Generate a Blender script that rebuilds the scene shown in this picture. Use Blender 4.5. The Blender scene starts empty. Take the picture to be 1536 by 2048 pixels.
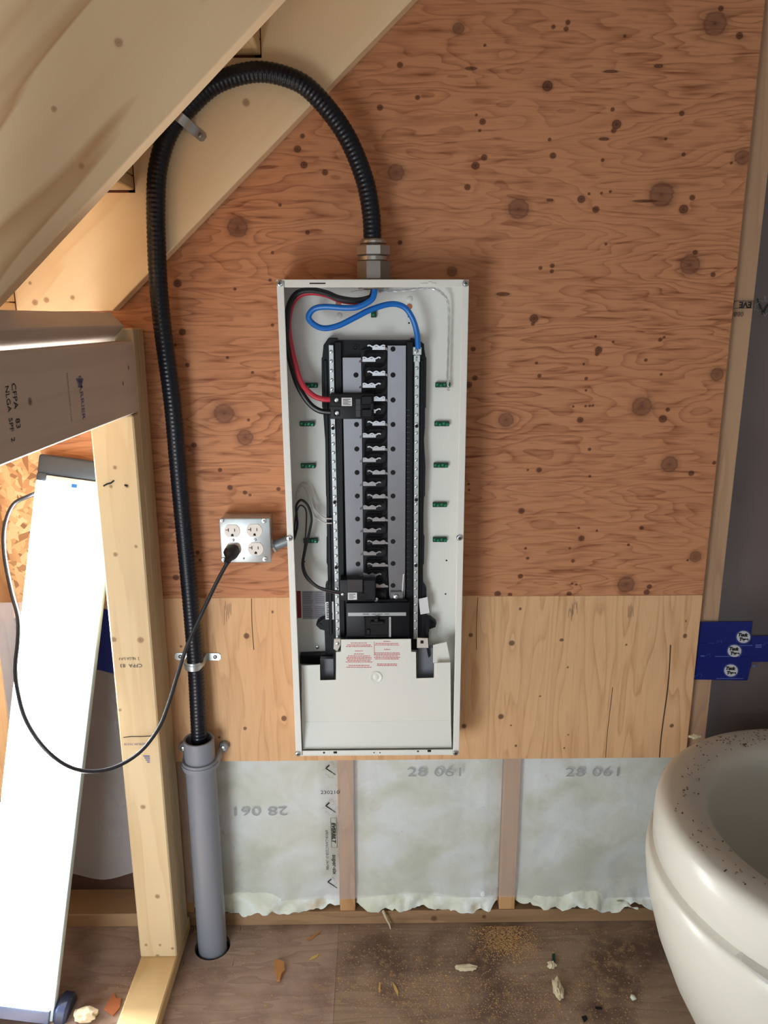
import bpy, bmesh, math, random
import numpy as np
from mathutils import Vector, Matrix, noise
random.seed(7)
PI = math.pi
C = bpy.context.scene.collection
scene = bpy.context.scene

# ------------------------------------------------------------------ camera
F = 1540.0
CAM = Vector((0.0, -1.627, 1.4922))
PITCH, YAW, ROLL = (math.radians(a) for a in (14.082, 0.690, -0.108))
fwd = Vector((math.sin(YAW)*math.cos(PITCH), math.cos(YAW)*math.cos(PITCH), -math.sin(PITCH)))
rgt0 = Vector((math.cos(YAW), -math.sin(YAW), 0)); up0 = rgt0.cross(fwd)
rgt = rgt0*math.cos(ROLL) + up0*math.sin(ROLL)
upv = -rgt0*math.sin(ROLL) + up0*math.cos(ROLL)
cd = bpy.data.cameras.new('camera'); cam = bpy.data.objects.new('camera', cd); C.objects.link(cam)
cd.sensor_fit = 'VERTICAL'; cd.sensor_height = 24.0; cd.sensor_width = 18.0; cd.lens = 24.0*F/2048.0
cd.clip_start = 0.02
mw = Matrix((rgt, upv, -fwd)).transposed().to_4x4(); mw.translation = CAM
cam.matrix_world = mw
scene.camera = cam

# ------------------------------------------------------------------ world, lights, exposure
scene.view_settings.view_transform = 'Standard'
try: scene.view_settings.look = 'None'
except Exception: pass
scene.view_settings.gamma = 1.0
scene.view_settings.use_curve_mapping = False
scene.view_settings.exposure = 0.0
wd = bpy.data.worlds.new('world'); scene.world = wd; wd.use_nodes = True
wd.node_tree.nodes['Background'].inputs[0].default_value = (0.75, 0.85, 1.0, 1)
wd.node_tree.nodes['Background'].inputs[1].default_value = 0.5

def area(name, loc, target, size, size_y, power, col):
    l = bpy.data.lights.new(name, 'AREA'); l.shape = 'RECTANGLE'; l.size = size; l.size_y = size_y
    l.energy = power; l.color = col
    o = bpy.data.objects.new(name, l); C.objects.link(o); o.location = loc
    o.rotation_euler = (Vector(target)-Vector(loc)).to_track_quat('-Z', 'Y').to_euler()
    return o
# a second work light standing low at the left, out of view under the stair, and an added cool fill light behind the camera
area('second_work_light', (-0.85, -1.72, 0.50), (0.15, -0.05, 0.95), 0.6, 0.9, 21, (0.86, 0.95, 1.0))
area('added_fill_light', (0.0, -3.1, 1.3), (0.0, 0.0, 1.0), 1.6, 1.2, 6, (0.78, 0.91, 1.0))
LAMP_STRENGTH = 85.0

# ------------------------------------------------------------------ helpers
def on_plane(px, py, y=None, z=None, x=None):
    """point of the world seen at image point (px, py) on the plane y, z or x = const"""
    d = fwd + rgt*((px-768.0)/F) - upv*((py-1024.0)/F)
    if y is not None: t = (y-CAM.y)/d.y
    elif z is not None: t = (z-CAM.z)/d.z
    else: t = (x-CAM.x)/d.x
    return CAM + d*t

ORG = {}
def node(m, typ, loc=None, **kw):
    n = m.node_tree.nodes.new(typ)
    for k, v in kw.items(): setattr(n, k, v)
    return n

def new_mat(name):
    m = bpy.data.materials.new(name); m.use_nodes = True
    return m, m.node_tree.nodes['Principled BSDF'], m.node_tree.links

def srgb(r, g, b):
    f = lambda c: (c/255.0/12.92) if c <= 10 else ((c/255.0+0.055)/1.055)**2.4
    return (f(r), f(g), f(b), 1)

MATS = {}
def plain(name, col, rough=0.5, metal=0.0, spec=0.5, bump=0.0, bscale=200, var=0.06, vscale=12):
    if name in MATS: return MATS[name]
    m, b, L = new_mat(name)
    tc = node(m, 'ShaderNodeTexCoord'); nz = node(m, 'ShaderNodeTexNoise'); nz.inputs['Scale'].default_value = vscale
    nz.inputs['Detail'].default_value = 4
    L.new(tc.outputs['Object'], nz.inputs['Vector'])
    mx = node(m, 'ShaderNodeMix', data_type='RGBA')
    mx.inputs[6].default_value = tuple(c*(1-var) for c in col[:3])+(1,)
    mx.inputs[7].default_value = tuple(min(1, c*(1+var)) for c in col[:3])+(1,)
    L.new(nz.outputs['Fac'], mx.inputs[0]); L.new(mx.outputs[2], b.inputs['Base Color'])
    b.inputs['Roughness'].default_value = rough; b.inputs['Metallic'].default_value = metal
    b.inputs['Specular IOR Level'].default_value = spec
    if bump:
        n2 = node(m, 'ShaderNodeTexNoise'); n2.inputs['Scale'].default_value = bscale
        L.new(tc.outputs['Object'], n2.inputs['Vector'])
        bp = node(m, 'ShaderNodeBump'); bp.inputs['Strength'].default_value = bump; bp.inputs['Distance'].default_value = 0.002
        L.new(n2.outputs['Fac'], bp.inputs['Height']); L.new(bp.outputs[0], b.inputs['Normal'])
    MATS[name] = m
    return m

def ramp(m, stops):
    r = node(m, 'ShaderNodeValToRGB'); e = r.color_ramp.elements
    while len(e) < len(stops): e.new(0.5)
    for el, (p, c) in zip(e, stops): el.position = p; el.color = c
    return r

def math_node(m, op, a, b=None, c=None, clamp=False):
    n = node(m, 'ShaderNodeMath', operation=op); n.use_clamp = clamp
    for i, v in enumerate((a, b, c)):
        if v is None: continue
        if isinstance(v, (int, float)): n.inputs[i].default_value = v
        else: m.node_tree.links.new(v, n.inputs[i])
    return n.outputs[0]

def mix_col(m, fac, a, b):
    n = node(m, 'ShaderNodeMix', data_type='RGBA'); L = m.node_tree.links
    for i, v in ((0, fac), (6, a), (7, b)):
        if isinstance(v, (int, float, tuple)): n.inputs[i].default_value = v
        else: L.new(v, n.inputs[i])
    return n.outputs[2]

def wood(name, light, dark, axis_map, freq=9.0, knots=(), attr=False, rough=0.65, splits=(), streak=0.35,
         knot_col=(0.055, 0.02, 0.012, 1), gscale=(1.2, 7.0), line=0.5, warp=1.0, blotch=None, dash=0.0, detail=2.5, wet=0.0):
    """axis_map: rotation Euler so that local X runs along the grain and local Z across it.
    knots: [(point in object space, radius)]; attr: read 'knot' / 'swirl' point attributes; splits: [(x, z0, z1, w)]"""
    m, b, L = new_mat(name)
    tc = node(m, 'ShaderNodeTexCoord'); mp = node(m, 'ShaderNodeMapping')
    mp.inputs['Rotation'].default_value = axis_map
    L.new(tc.outputs['Object'], mp.inputs['Vector'])
    st = node(m, 'ShaderNodeMapping'); st.inputs['Scale'].default_value = (gscale[0], gscale[1]*0.5, gscale[1])
    L.new(mp.outputs[0], st.inputs['Vector'])
    n1 = node(m, 'ShaderNodeTexNoise'); n1.inputs['Scale'].default_value = 1.0; n1.inputs['Detail'].default_value = detail
    n1.inputs['Roughness'].default_value = 0.55; n1.inputs['Distortion'].default_value = 0.25
    L.new(st.outputs[0], n1.inputs['Vector'])
    h = math_node(m, 'MULTIPLY', n1.outputs['Fac'], freq*warp)
    if attr:
        a2 = node(m, 'ShaderNodeAttribute', attribute_name='swirl')
        h = math_node(m, 'ADD', h, a2.outputs['Fac'])
    fr = math_node(m, 'FRACT', h)
    # a growth ring: soft rise then a thin dark late-wood line
    tri = math_node(m, 'POWER', fr, 3.0)
    edge = math_node(m, 'SMOOTH_MIN', tri, math_node(m, 'MULTIPLY', math_node(m, 'SUBTRACT', 1.0, fr), 8.0), 0.1)
    # fibres
    sf = node(m, 'ShaderNodeMapping'); sf.inputs['Scale'].default_value = (9, 120, 240)
    L.new(mp.outputs[0], sf.inputs['Vector'])
    n2 = node(m, 'ShaderNodeTexNoise'); n2.inputs['Scale'].default_value = 1.0; n2.inputs['Detail'].default_value = 3
    L.new(sf.outputs[0], n2.inputs['Vector'])
    # line strength varies from place to place
    n3 = node(m, 'ShaderNodeTexNoise'); n3.inputs['Scale'].default_value = 4.5; n3.inputs['Detail'].default_value = 2
    L.new(mp.outputs[0], n3.inputs['Vector'])
    vis = math_node(m, 'MULTIPLY', edge, math_node(m, 'MULTIPLY', n3.outputs['Fac'], 2.0*line))
    fib = math_node(m, 'MULTIPLY', math_node(m, 'SUBTRACT', n2.outputs['Fac'], 0.5), streak)
    fac = math_node(m, 'ADD', vis, fib, clamp=True)
    if dash:
        sd = node(m, 'ShaderNodeMapping'); sd.inputs['Scale'].default_value = (14, 60, 130); L.new(mp.outputs[0], sd.inputs['Vector'])
        nd = node(m, 'ShaderNodeTexNoise'); nd.inputs['Scale'].default_value = 1.0; nd.inputs['Detail'].default_value = 1.5; nd.inputs['Distortion'].default_value = 0.4
        L.new(sd.outputs[0], nd.inputs['Vector'])
        dd = math_node(m, 'MULTIPLY', math_node(m, 'SUBTRACT', nd.outputs['Fac'], 0.52, clamp=True), dash*4.0, clamp=True)
        fac = math_node(m, 'ADD', fac, math_node(m, 'MULTIPLY', dd, math_node(m, 'ADD', n3.outputs['Fac'], 0.1)), clamp=True)
    col = mix_col(m, fac, light, dark)
    n4 = node(m, 'ShaderNodeTexNoise'); n4.inputs['Scale'].default_value = 2.2; n4.inputs['Detail'].default_value = 3
    L.new(mp.outputs[0], n4.inputs['Vector'])
    bl = blotch or tuple(c*0.72 for c in dark[:3])+(1,)
    col = mix_col(m, math_node(m, 'MULTIPLY', math_node(m, 'SUBTRACT', n4.outputs['Fac'], 0.45, clamp=True), 0.9, clamp=True), col, bl)
    kd = None
    if attr:
        a1 = node(m, 'ShaderNodeAttribute', attribute_name='knot'); kd = a1.outputs['Fac']
    for (p, r) in knots:
        vm = node(m, 'ShaderNodeVectorMath', operation='DISTANCE'); L.new(tc.outputs['Object'], vm.inputs[0])
        vm.inputs[1].default_value = p
        d = math_node(m, 'MULTIPLY', vm.outputs['Value'], 1.0/r)
        kd = d if kd is None else math_node(m, 'MINIMUM', kd, d)
    if kd is not None:
        wob = math_node(m, 'ADD', kd, math_node(m, 'MULTIPLY', math_node(m, 'SUBTRACT', n2.outputs['Fac'], 0.5), 0.45))
        rr = ramp(m, [(0.0, (1, 1, 1, 1)), (0.10, (0.72, 0.72, 0.72, 1)), (0.36, (0.6, 0.6, 0.6, 1)), (0.45, (0.75, 0.75, 0.75, 1)), (0.53, (0.28, 0.28, 0.28, 1)), (0.8, (0, 0, 0, 1))])
        L.new(math_node(m, 'MULTIPLY', wob, 0.5), rr.inputs['Fac'])
        col = mix_col(m, rr.outputs['Color'], col, knot_col)
    if attr:
        a3 = node(m, 'ShaderNodeAttribute', attribute_name='speck')
        r3 = ramp(m, [(0.0, (0.9, 0.9, 0.9, 1)), (0.40, (0.7, 0.7, 0.7, 1)), (0.46, (0.95, 0.95, 0.95, 1)), (0.56, (0.3, 0.3, 0.3, 1)), (0.75, (0, 0, 0, 1))])
        L.new(math_node(m, 'MULTIPLY', a3.outputs['Fac'], 0.5), r3.inputs['Fac'])
        col = mix_col(m, r3.outputs['Color'], col, srgb(66, 28, 16))
    for (x, z0, z1, w) in splits:
        sx = node(m, 'ShaderNodeSeparateXYZ'); L.new(tc.outputs['Object'], sx.inputs[0])
        zc, zh = (z0+z1)/2, abs(z1-z0)/2
        wav = math_node(m, 'MULTIPLY', math_node(m, 'SINE', math_node(m, 'MULTIPLY', sx.outputs['Z'], 21.0)), 0.0022)
        dx = math_node(m, 'ABSOLUTE', math_node(m, 'SUBTRACT', math_node(m, 'SUBTRACT', sx.outputs['X'], x), wav))
        dz = math_node(m, 'ABSOLUTE', math_node(m, 'SUBTRACT', sx.outputs['Z'], zc))
        inx = math_node(m, 'LESS_THAN', dx, w)
        inz = math_node(m, 'LESS_THAN', dz, zh)
        col = mix_col(m, math_node(m, 'MULTIPLY', math_node(m, 'MULTIPLY', inx, inz), 0.9), col, (0.02, 0.01, 0.006, 1))
    L.new(col, b.inputs['Base Color'])
    b.inputs['Roughness'].default_value = rough; b.inputs['Specular IOR Level'].default_value = 0.25
    bp = node(m, 'ShaderNodeBump'); bp.inputs['Strength'].default_value = 0.25; bp.inputs['Distance'].default_value = 0.001
    L.new(fac, bp.inputs['Height']); L.new(bp.outputs[0], b.inputs['Normal'])
    return m

class MB:
    """collects shapes in world space in one bmesh"""
    def __init__(s): s.bm = bmesh.new()
    def hexa(s, pts, bevel=0.0, seg=1):
        v = [s.bm.verts.new(p) for p in pts]   # 0-3 front ring, 4-7 back ring
        fs = [s.bm.faces.new([v[i] for i in q]) for q in ((0,1,2,3),(7,6,5,4),(0,4,5,1),(1,5,6,2),(2,6,7,3),(3,7,4,0))]
        if bevel:
            ed = list({e for f in fs for e in f.edges})
            bmesh.ops.bevel(s.bm, geom=ed, offset=bevel, segments=seg, affect='EDGES', profile=0.5)
        return s
    def box(s, x0, x1, y0, y1, z0, z1, bevel=0.0, seg=1):
        return s.hexa([(x0,y0,z0),(x1,y0,z0),(x1,y0,z1),(x0,y0,z1),(x0,y1,z0),(x1,y1,z0),(x1,y1,z1),(x0,y1,z1)], bevel, seg)
    def pbox(s, px0, py0, px1, py1, yf, yb, bevel=0.0, seg=1):
        """box whose front face (plane y = yf) shows from (px0,py0) to (px1,py1) in the photograph, going back to yb"""
        a, c = on_plane(px0, py0, yf), on_plane(px1, py1, yf)
        return s.box(min(a.x,c.x), max(a.x,c.x), yf, yb, min(a.z,c.z), max(a.z,c.z), bevel, seg)
    def obox(s, o, ux, uy, uz, a0, a1, b0, b1, c0, c1, bevel=0.0, seg=1):
        o, ux, uy, uz = map(Vector, (o, ux, uy, uz))
        P = lambda a, b, c: o+ux*a+uy*b+uz*c
        return s.hexa([P(a0,b0,c0),P(a1,b0,c0),P(a1,b0,c1),P(a0,b0,c1),P(a0,b1,c0),P(a1,b1,c0),P(a1,b1,c1),P(a0,b1,c1)], bevel, seg)
    def prism(s, poly, off, bevel=0.0, seg=1):
        """poly: 3D points of a planar outline, extruded by vector off"""
        off = Vector(off)
        a = [s.bm.verts.new(p) for p in poly]; b = [s.bm.verts.new(Vector(p)+off) for p in poly]
        f1 = s.bm.faces.new(a); f2 = s.bm.faces.new(b[::-1]); n = len(a); sd = []
        for i in range(n): sd.append(s.bm.faces.new((a[(i+1)%n], a[i], b[i], b[(i+1)%n])))
        if bevel:
            bmesh.ops.bevel(s.bm, geom=list(f1.edges), offset=bevel, segments=seg, affect='EDGES', profile=0.5)
        return s
    def lathe(s, o, axis, prof, seg=24, cap=True, phase=0.0):
        """prof: [(r, t)] along axis from o"""
        o = Vector(o); axis = Vector(axis).normalized()
        q = axis.to_track_quat('Z', 'Y'); u = q @ Vector((1,0,0)); v = q @ Vector((0,1,0))
        rings = []
        for r, t in prof:
            rings.append([s.bm.verts.new(o+axis*t+(u*math.cos(2*PI*i/seg+phase)+v*math.sin(2*PI*i/seg+phase))*r) for i in range(seg)])
        for a, b in zip(rings, rings[1:]):
            for i in range(seg): s.bm.faces.new((a[i], a[(i+1)%seg], b[(i+1)%seg], b[i]))
        if cap:
            s.bm.faces.new(rings[0][::-1]); s.bm.faces.new(rings[-1])
        return s
    def tube(s, pts, r, seg=10, radii=None, cap=True):
        pts = [Vector(p) for p in pts]; n = len(pts)
        t = [(pts[min(i+1,n-1)]-pts[max(i-1,0)]).normalized() for i in range(n)]
        ref = Vector((0,-1,0)) if abs(t[0].y) < 0.9 else Vector((1,0,0))
        nrm = (ref-t[0]*ref.dot(t[0])).normalized(); rings = []
        for i in range(n):
            nrm = (nrm-t[i]*nrm.dot(t[i])).normalized(); bn = t[i].cross(nrm); rr = radii[i] if radii else r
            rings.append([s.bm.verts.new(pts[i]+(nrm*math.cos(2*PI*k/seg)+bn*math.sin(2*PI*k/seg))*rr) for k in range(seg)])
        for a, b in zip(rings, rings[1:]):
            for k in range(seg): s.bm.faces.new((a[k], a[(k+1)%seg], b[(k+1)%seg], b[k]))
        if cap: s.bm.faces.new(rings[0][::-1]); s.bm.faces.new(rings[-1])
        return s
    def ribbon(s, pts, nrm, w, th):
        """flat bar following pts; w across nrm x tangent, th along nrm"""
        pts = [Vector(p) for p in pts]; n = len(pts); rings = []
        for i in range(n):
            t = (pts[min(i+1,n-1)]-pts[max(i-1,0)]).normalized()
            nn = Vector(nrm[i] if isinstance(nrm, list) else nrm); nn = (nn-t*nn.dot(t)).normalized(); bb = t.cross(nn)
            rings.append([s.bm.verts.new(pts[i]+bb*(w*a)+nn*(th*c)) for a, c in ((-.5,-.5),(.5,-.5),(.5,.5),(-.5,.5))])
        for a, b in zip(rings, rings[1:]):
            for k in range(4): s.bm.faces.new((a[k], a[(k+1)%4], b[(k+1)%4], b[k]))
        s.bm.faces.new(rings[0][::-1]); s.bm.faces.new(rings[-1])
        return s
    def build(s, name, mat, parent=None, loc=None, smooth=True, angle=35, **props):
        bm = s.bm
        bmesh.ops.recalc_face_normals(bm, faces=bm.faces)
        if parent is not None: o0 = ORG[parent.name]
        elif loc is not None: o0 = Vector(loc)
        else:
            co = [v.co for v in bm.verts]; mn = [min(c[i] for c in co) for i in range(3)]; mx = [max(c[i] for c in co) for i in range(3)]
            o0 = Vector(((mn[0]+mx[0])/2, (mn[1]+mx[1])/2, mn[2]))
        bmesh.ops.translate(bm, verts=bm.verts, vec=-o0)
        me = bpy.data.meshes.new(name); bm.to_mesh(me); bm.free()
        me.materials.append(mat)
        if smooth:
            me.shade_smooth(); me.set_sharp_from_angle(angle=math.radians(angle))
        return link(name, me, parent, o0, **props)

def link(name, data, parent=None, o0=Vector((0,0,0)), **props):
    o = bpy.data.objects.new(name, data); C.objects.link(o)
    if parent is not None: o.parent = parent
    else: o.location = o0
    ORG[o.name] = Vector(o0)
    for k, v in props.items(): o[k] = v
    return o

def thing(name, label, cat, loc, group=None, kind=None):
    o = bpy.data.objects.new(name, None); C.objects.link(o); o.location = loc; o.empty_display_size = 0.05
    ORG[o.name] = Vector(loc)
    if label: o['label'] = label
    if cat: o['category'] = cat
    if group: o['group'] = group
    if kind: o['kind'] = kind
    return o

def copy_part(src, delta, parent):
    """a copy of a child (with its own children) moved by delta, sharing the mesh"""
    o = src.copy(); C.objects.link(o); o.parent = parent; o.location = src.location+Vector(delta)
    ORG[o.name] = ORG[src.name]
    for ch in list(src.children):
        c = ch.copy(); C.objects.link(c); c.parent = o
    return o

def spline(pts, n=8):
    """Catmull-Rom through pts"""
    P = [Vector(p) for p in pts]; P = [P[0]*2-P[1]]+P+[P[-1]*2-P[-2]]; out = []
    for i in range(1, len(P)-2):
        a, b, c, d = P[i-1:i+3]
        for k in range(n):
            t = k/n
            out.append(0.5*((2*b)+(c-a)*t+(2*a-5*b+4*c-d)*t*t+(3*b-a-3*c+d)*t**3))
    out.append(P[-2]); return out

def path(pts, n=8):   # [(px, py, y)] -> smooth world path
    return spline([on_plane(a, b, y) for a, b, y in pts], n)

_texts = []
def text(string, size, mat, px, py, y, parent, rot=0.0, shear=0.0, bold=0.0, align='CENTER', name='lettering', sx=1.0, mirror=False):
    """flat lettering on a plane facing the room (y = const), centred where the photograph shows it"""
    c = bpy.data.curves.new('lettering', 'FONT'); c.body = string; c.size = size; c.align_x = align; c.align_y = 'CENTER'
    c.shear = shear; c.offset = bold; c.resolution_u = 3
    o = bpy.data.objects.new('tmp_text', c); C.objects.link(o)
    p = on_plane(px, py, y)
    M = Matrix.Translation(p) @ Matrix.Rotation(PI/2, 4, 'X') @ Matrix.Rotation(rot, 4, 'Z') @ Matrix.Diagonal((-sx if mirror else sx, 1, 1, 1))
    _texts.append((o, M, mat, parent, name))
def flush_texts():
    bpy.context.view_layer.update(); dg = bpy.context.evaluated_depsgraph_get()
    for o, M, mat, parent, name in _texts:
        me = bpy.data.meshes.new_from_object(o.evaluated_get(dg)); me.name = name
        me.transform(Matrix.Translation(-ORG[parent.name]) @ M)
        me.materials.clear(); me.materials.append(mat)
        q = bpy.data.objects.new(name, me); C.objects.link(q); q.parent = parent; ORG[q.name] = ORG[parent.name]
    for o, *_ in _texts:
        c = o.data; bpy.data.objects.remove(o); bpy.data.curves.remove(c)
    _texts.clear()

# ------------------------------------------------------------------ materials
GX = (0, 0, 0)                 # grain along x
GZ = (0, PI/2, 0)              # grain along z
GY = (0, 0, PI/2)              # grain along y
pine_l, pine_d = srgb(226, 196, 150), srgb(190, 142, 92)
M_osb_l = None
def osb():
    m, b, L = new_mat('oriented_strand_board')
    tc = node(m, 'ShaderNodeTexCoord'); cells = []
    for ang_, sc, seed in ((0.5, (26, 26, 85), 0.0), (-0.75, (30, 30, 90), 3.7), (1.35, (24, 24, 80), 8.1)):
        mp = node(m, 'ShaderNodeMapping'); mp.vector_type = 'TEXTURE'; mp.inputs['Rotation'].default_value = (0.0, ang_, 0.0)
        mp2 = node(m, 'ShaderNodeMapping'); mp2.inputs['Scale'].default_value = sc; mp2.inputs['Location'].default_value = (seed, seed, seed)
        L.new(tc.outputs['Object'], mp.inputs['Vector']); L.new(mp.outputs[0], mp2.inputs['Vector'])
        v = node(m, 'ShaderNodeTexVoronoi'); v.inputs['Scale'].default_value = 1.0; v.inputs['Randomness'].default_value = 1.0; L.new(mp2.outputs[0], v.inputs['Vector'])
        sx = node(m, 'ShaderNodeSeparateColor'); L.new(v.outputs['Color'], sx.inputs[0]); cells.append(sx)
    # the strand lying on top at each place is the one with the highest random rank
    k1 = math_node(m, 'GREATER_THAN', cells[0].outputs[1], cells[1].outputs[1])
    a1 = node(m, 'ShaderNodeMix', data_type='FLOAT'); L.new(k1, a1.inputs[0]); L.new(cells[1].outputs[0], a1.inputs[2]); L.new(cells[0].outputs[0], a1.inputs[3])
    mx = math_node(m, 'MAXIMUM', cells[0].outputs[1], cells[1].outputs[1]); k2 = math_node(m, 'GREATER_THAN', mx, cells[2].outputs[1])
    a2 = node(m, 'ShaderNodeMix', data_type='FLOAT'); L.new(k2, a2.inputs[0]); L.new(cells[2].outputs[0], a2.inputs[2]); L.new(a1.outputs[0], a2.inputs[3])
    r = ramp(m, [(0.0, srgb(146, 96, 54)), (0.2, srgb(196, 142, 90)), (0.6, srgb(226, 176, 118)), (1.0, srgb(238, 198, 146))])
    L.new(a2.outputs[0], r.inputs['Fac'])
    L.new(r.outputs['Color'], b.inputs['Base Color']); b.inputs['Roughness'].default_value = 0.6
    bp = node(m, 'ShaderNodeBump'); bp.inputs['Strength'].default_value = 0.3; bp.inputs['Distance'].default_value = 0.001
    L.new(a2.outputs[0], bp.inputs['Height']); L.new(bp.outputs[0], b.inputs['Normal'])
    return m
M_osb = osb()
def poly_mat(name, opac, col):
    m, b, L = new_mat(name)
    b.inputs['Base Color'].default_value = col; b.inputs['Roughness'].default_value = 0.35
    tr = node(m, 'ShaderNodeBsdfTransparent'); mx = node(m, 'ShaderNodeMixShader')
    tc = node(m, 'ShaderNodeTexCoord'); nz = node(m, 'ShaderNodeTexNoise'); nz.inputs['Scale'].default_value = 5; nz.inputs['Detail'].default_value = 3
    L.new(tc.outputs['Object'], nz.inputs['Vector'])
    L.new(math_node(m, 'ADD', math_node(m, 'MULTIPLY', nz.outputs['Fac'], 0.16), opac-0.08), mx.inputs[0])
    bp = node(m, 'ShaderNodeBump'); bp.inputs['Strength'].default_value = 0.06; bp.inputs['Distance'].default_value = 0.004
    L.new(nz.outputs['Fac'], bp.inputs['Height']); L.new(bp.outputs[0], b.inputs['Normal'])
    L.new(tr.outputs[0], mx.inputs[1]); L.new(b.outputs[0], mx.inputs[2])
    L.new(mx.outputs[0], m.node_tree.nodes['Material Output'].inputs[0])
    return m
M_poly = poly_mat('polyethylene_film', 0.33, (0.62, 0.62, 0.64, 1))
M_polyd = poly_mat('polyethylene_film_dim', 0.17, (0.5, 0.48, 0.5, 1))  # dimmer copy of the film; the dark bay's shade is in its colour
def wool():
    m, b, L = new_mat('glass_wool'); tc = node(m, 'ShaderNodeTexCoord')
    n1 = node(m, 'ShaderNodeTexNoise'); n1.inputs['Scale'].default_value = 8; n1.inputs['Detail'].default_value = 3; n1.inputs['Distortion'].default_value = 0.6; L.new(tc.outputs['Object'], n1.inputs['Vector'])
    r = ramp(m, [(0.34, srgb(210, 214, 192)), (0.48, srgb(228, 232, 218)), (0.62, srgb(242, 248, 247))]); L.new(n1.outputs['Fac'], r.inputs['Fac'])
    n2 = node(m, 'ShaderNodeTexNoise'); n2.inputs['Scale'].default_value = 11; n2.inputs['Detail'].default_value = 3; L.new(tc.outputs['Object'], n2.inputs['Vector'])
    col = mix_col(m, math_node(m, 'MULTIPLY', math_node(m, 'SUBTRACT', n2.outputs['Fac'], 0.66, clamp=True), 6.0, clamp=True), r.outputs['Color'], srgb(196, 156, 104))
    L.new(col, b.inputs['Base Color']); b.inputs['Roughness'].default_value = 0.95; b.inputs['Specular IOR Level'].default_value = 0.1
    n3 = node(m, 'ShaderNodeTexNoise'); n3.inputs['Scale'].default_value = 70; n3.inputs['Detail'].default_value = 4; L.new(tc.outputs['Object'], n3.inputs['Vector'])
    bp = node(m, 'ShaderNodeBump'); bp.inputs['Strength'].default_value = 0.7; bp.inputs['Distance'].default_value = 0.003
    L.new(n3.outputs['Fac'], bp.inputs['Height']); L.new(bp.outputs[0], b.inputs['Normal'])
    return m
M_batt = wool()
M_white = plain('white_enamel', srgb(226, 226, 220), 0.35, var=0.01)
M_black = plain('black_plastic', srgb(9, 11, 19), 0.45, spec=0.3, var=0.1)
M_black2 = plain('black_bakelite', srgb(16, 17, 23), 0.5, spec=0.3, var=0.1, bump=0.1, bscale=600)
M_jacket = plain('black_pvc_jacket', srgb(13, 17, 28), 0.33, spec=0.4, var=0.1)
M_cord = plain('black_rubber', srgb(28, 28, 33), 0.4)
M_tin = plain('tinned_aluminium', srgb(150, 150, 156), 0.30, 0.9, var=0.08, vscale=40)
M_strand = plain('bright_strands', srgb(206, 206, 208), 0.3, 0.45)
M_stab = plain('polished_tin', srgb(196, 196, 200), 0.22, 0.85)
M_zinc = plain('zinc_steel', srgb(196, 202, 204), 0.33, 0.75, var=0.08, vscale=60)
M_nickel = plain('cast_aluminium', srgb(178, 172, 164), 0.32, 0.95, bump=0.05)
M_screw = plain('screw_steel', srgb(200, 203, 204), 0.25, 0.9)
M_dark = plain('dark_hole', srgb(8, 8, 10), 0.8)
M_blue = plain('blue_insulation', srgb(10, 108, 198), 0.4)
M_red = plain('red_insulation', srgb(205, 52, 70), 0.4)
M_wblack = plain('black_insulation', srgb(18, 19, 24), 0.35)
M_wwhite = plain('white_insulation', srgb(205, 196, 190), 0.4)
M_green = plain('green_screw', srgb(40, 124, 88), 0.3, 0.6)
M_greend = plain('green_bar', srgb(18, 62, 44), 0.4, 0.3)
M_pvc = plain('grey_pvc', srgb(132, 136, 146), 0.38, var=0.02)
M_ivory = plain('ivory_plastic', srgb(222, 212, 204), 0.35, var=0.02)
M_paper = plain('white_paper', srgb(222, 222, 224), 0.6, var=0.02)
M_label = plain('grey_label', srgb(160, 158, 166), 0.6, var=0.04)
M_redlab = plain('red_label', srgb(140, 36, 44), 0.6)
M_ink = plain('black_ink', srgb(24, 26, 32), 0.7)
M_inkg = plain('faded_grey_ink', srgb(146, 156, 156), 0.8)
M_inkb = plain('faded_blue_ink', srgb(110, 104, 140), 0.8)
M_inkred = plain('red_ink', srgb(196, 84, 90), 0.7)
M_tape = plain('blue_tape', srgb(14, 30, 110), 0.35, var=0.1)
M_tapew = plain('tape_print_white', srgb(200, 200, 205), 0.5)
M_tapel = plain('tape_print_pale_blue', srgb(86, 104, 170), 0.5)
M_tub = plain('white_acrylic', srgb(203, 200, 188), 0.3, var=0.015)
M_tubtop = M_tub
M_dust = plain('sawdust', srgb(196, 158, 108), 0.9, var=0.25, vscale=80)
M_chip = plain('wood_chip', srgb(182, 126, 72), 0.8, var=0.2, vscale=60)
M_leaf = plain('dry_leaf', srgb(176, 104, 62), 0.7, var=0.2, vscale=60)
M_fluff = plain('insulation_fluff', srgb(214, 200, 168), 0.9, var=0.15, vscale=50)
M_debris = plain('dark_debris', srgb(98, 72, 52), 0.9, var=0.3, vscale=90)

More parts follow.
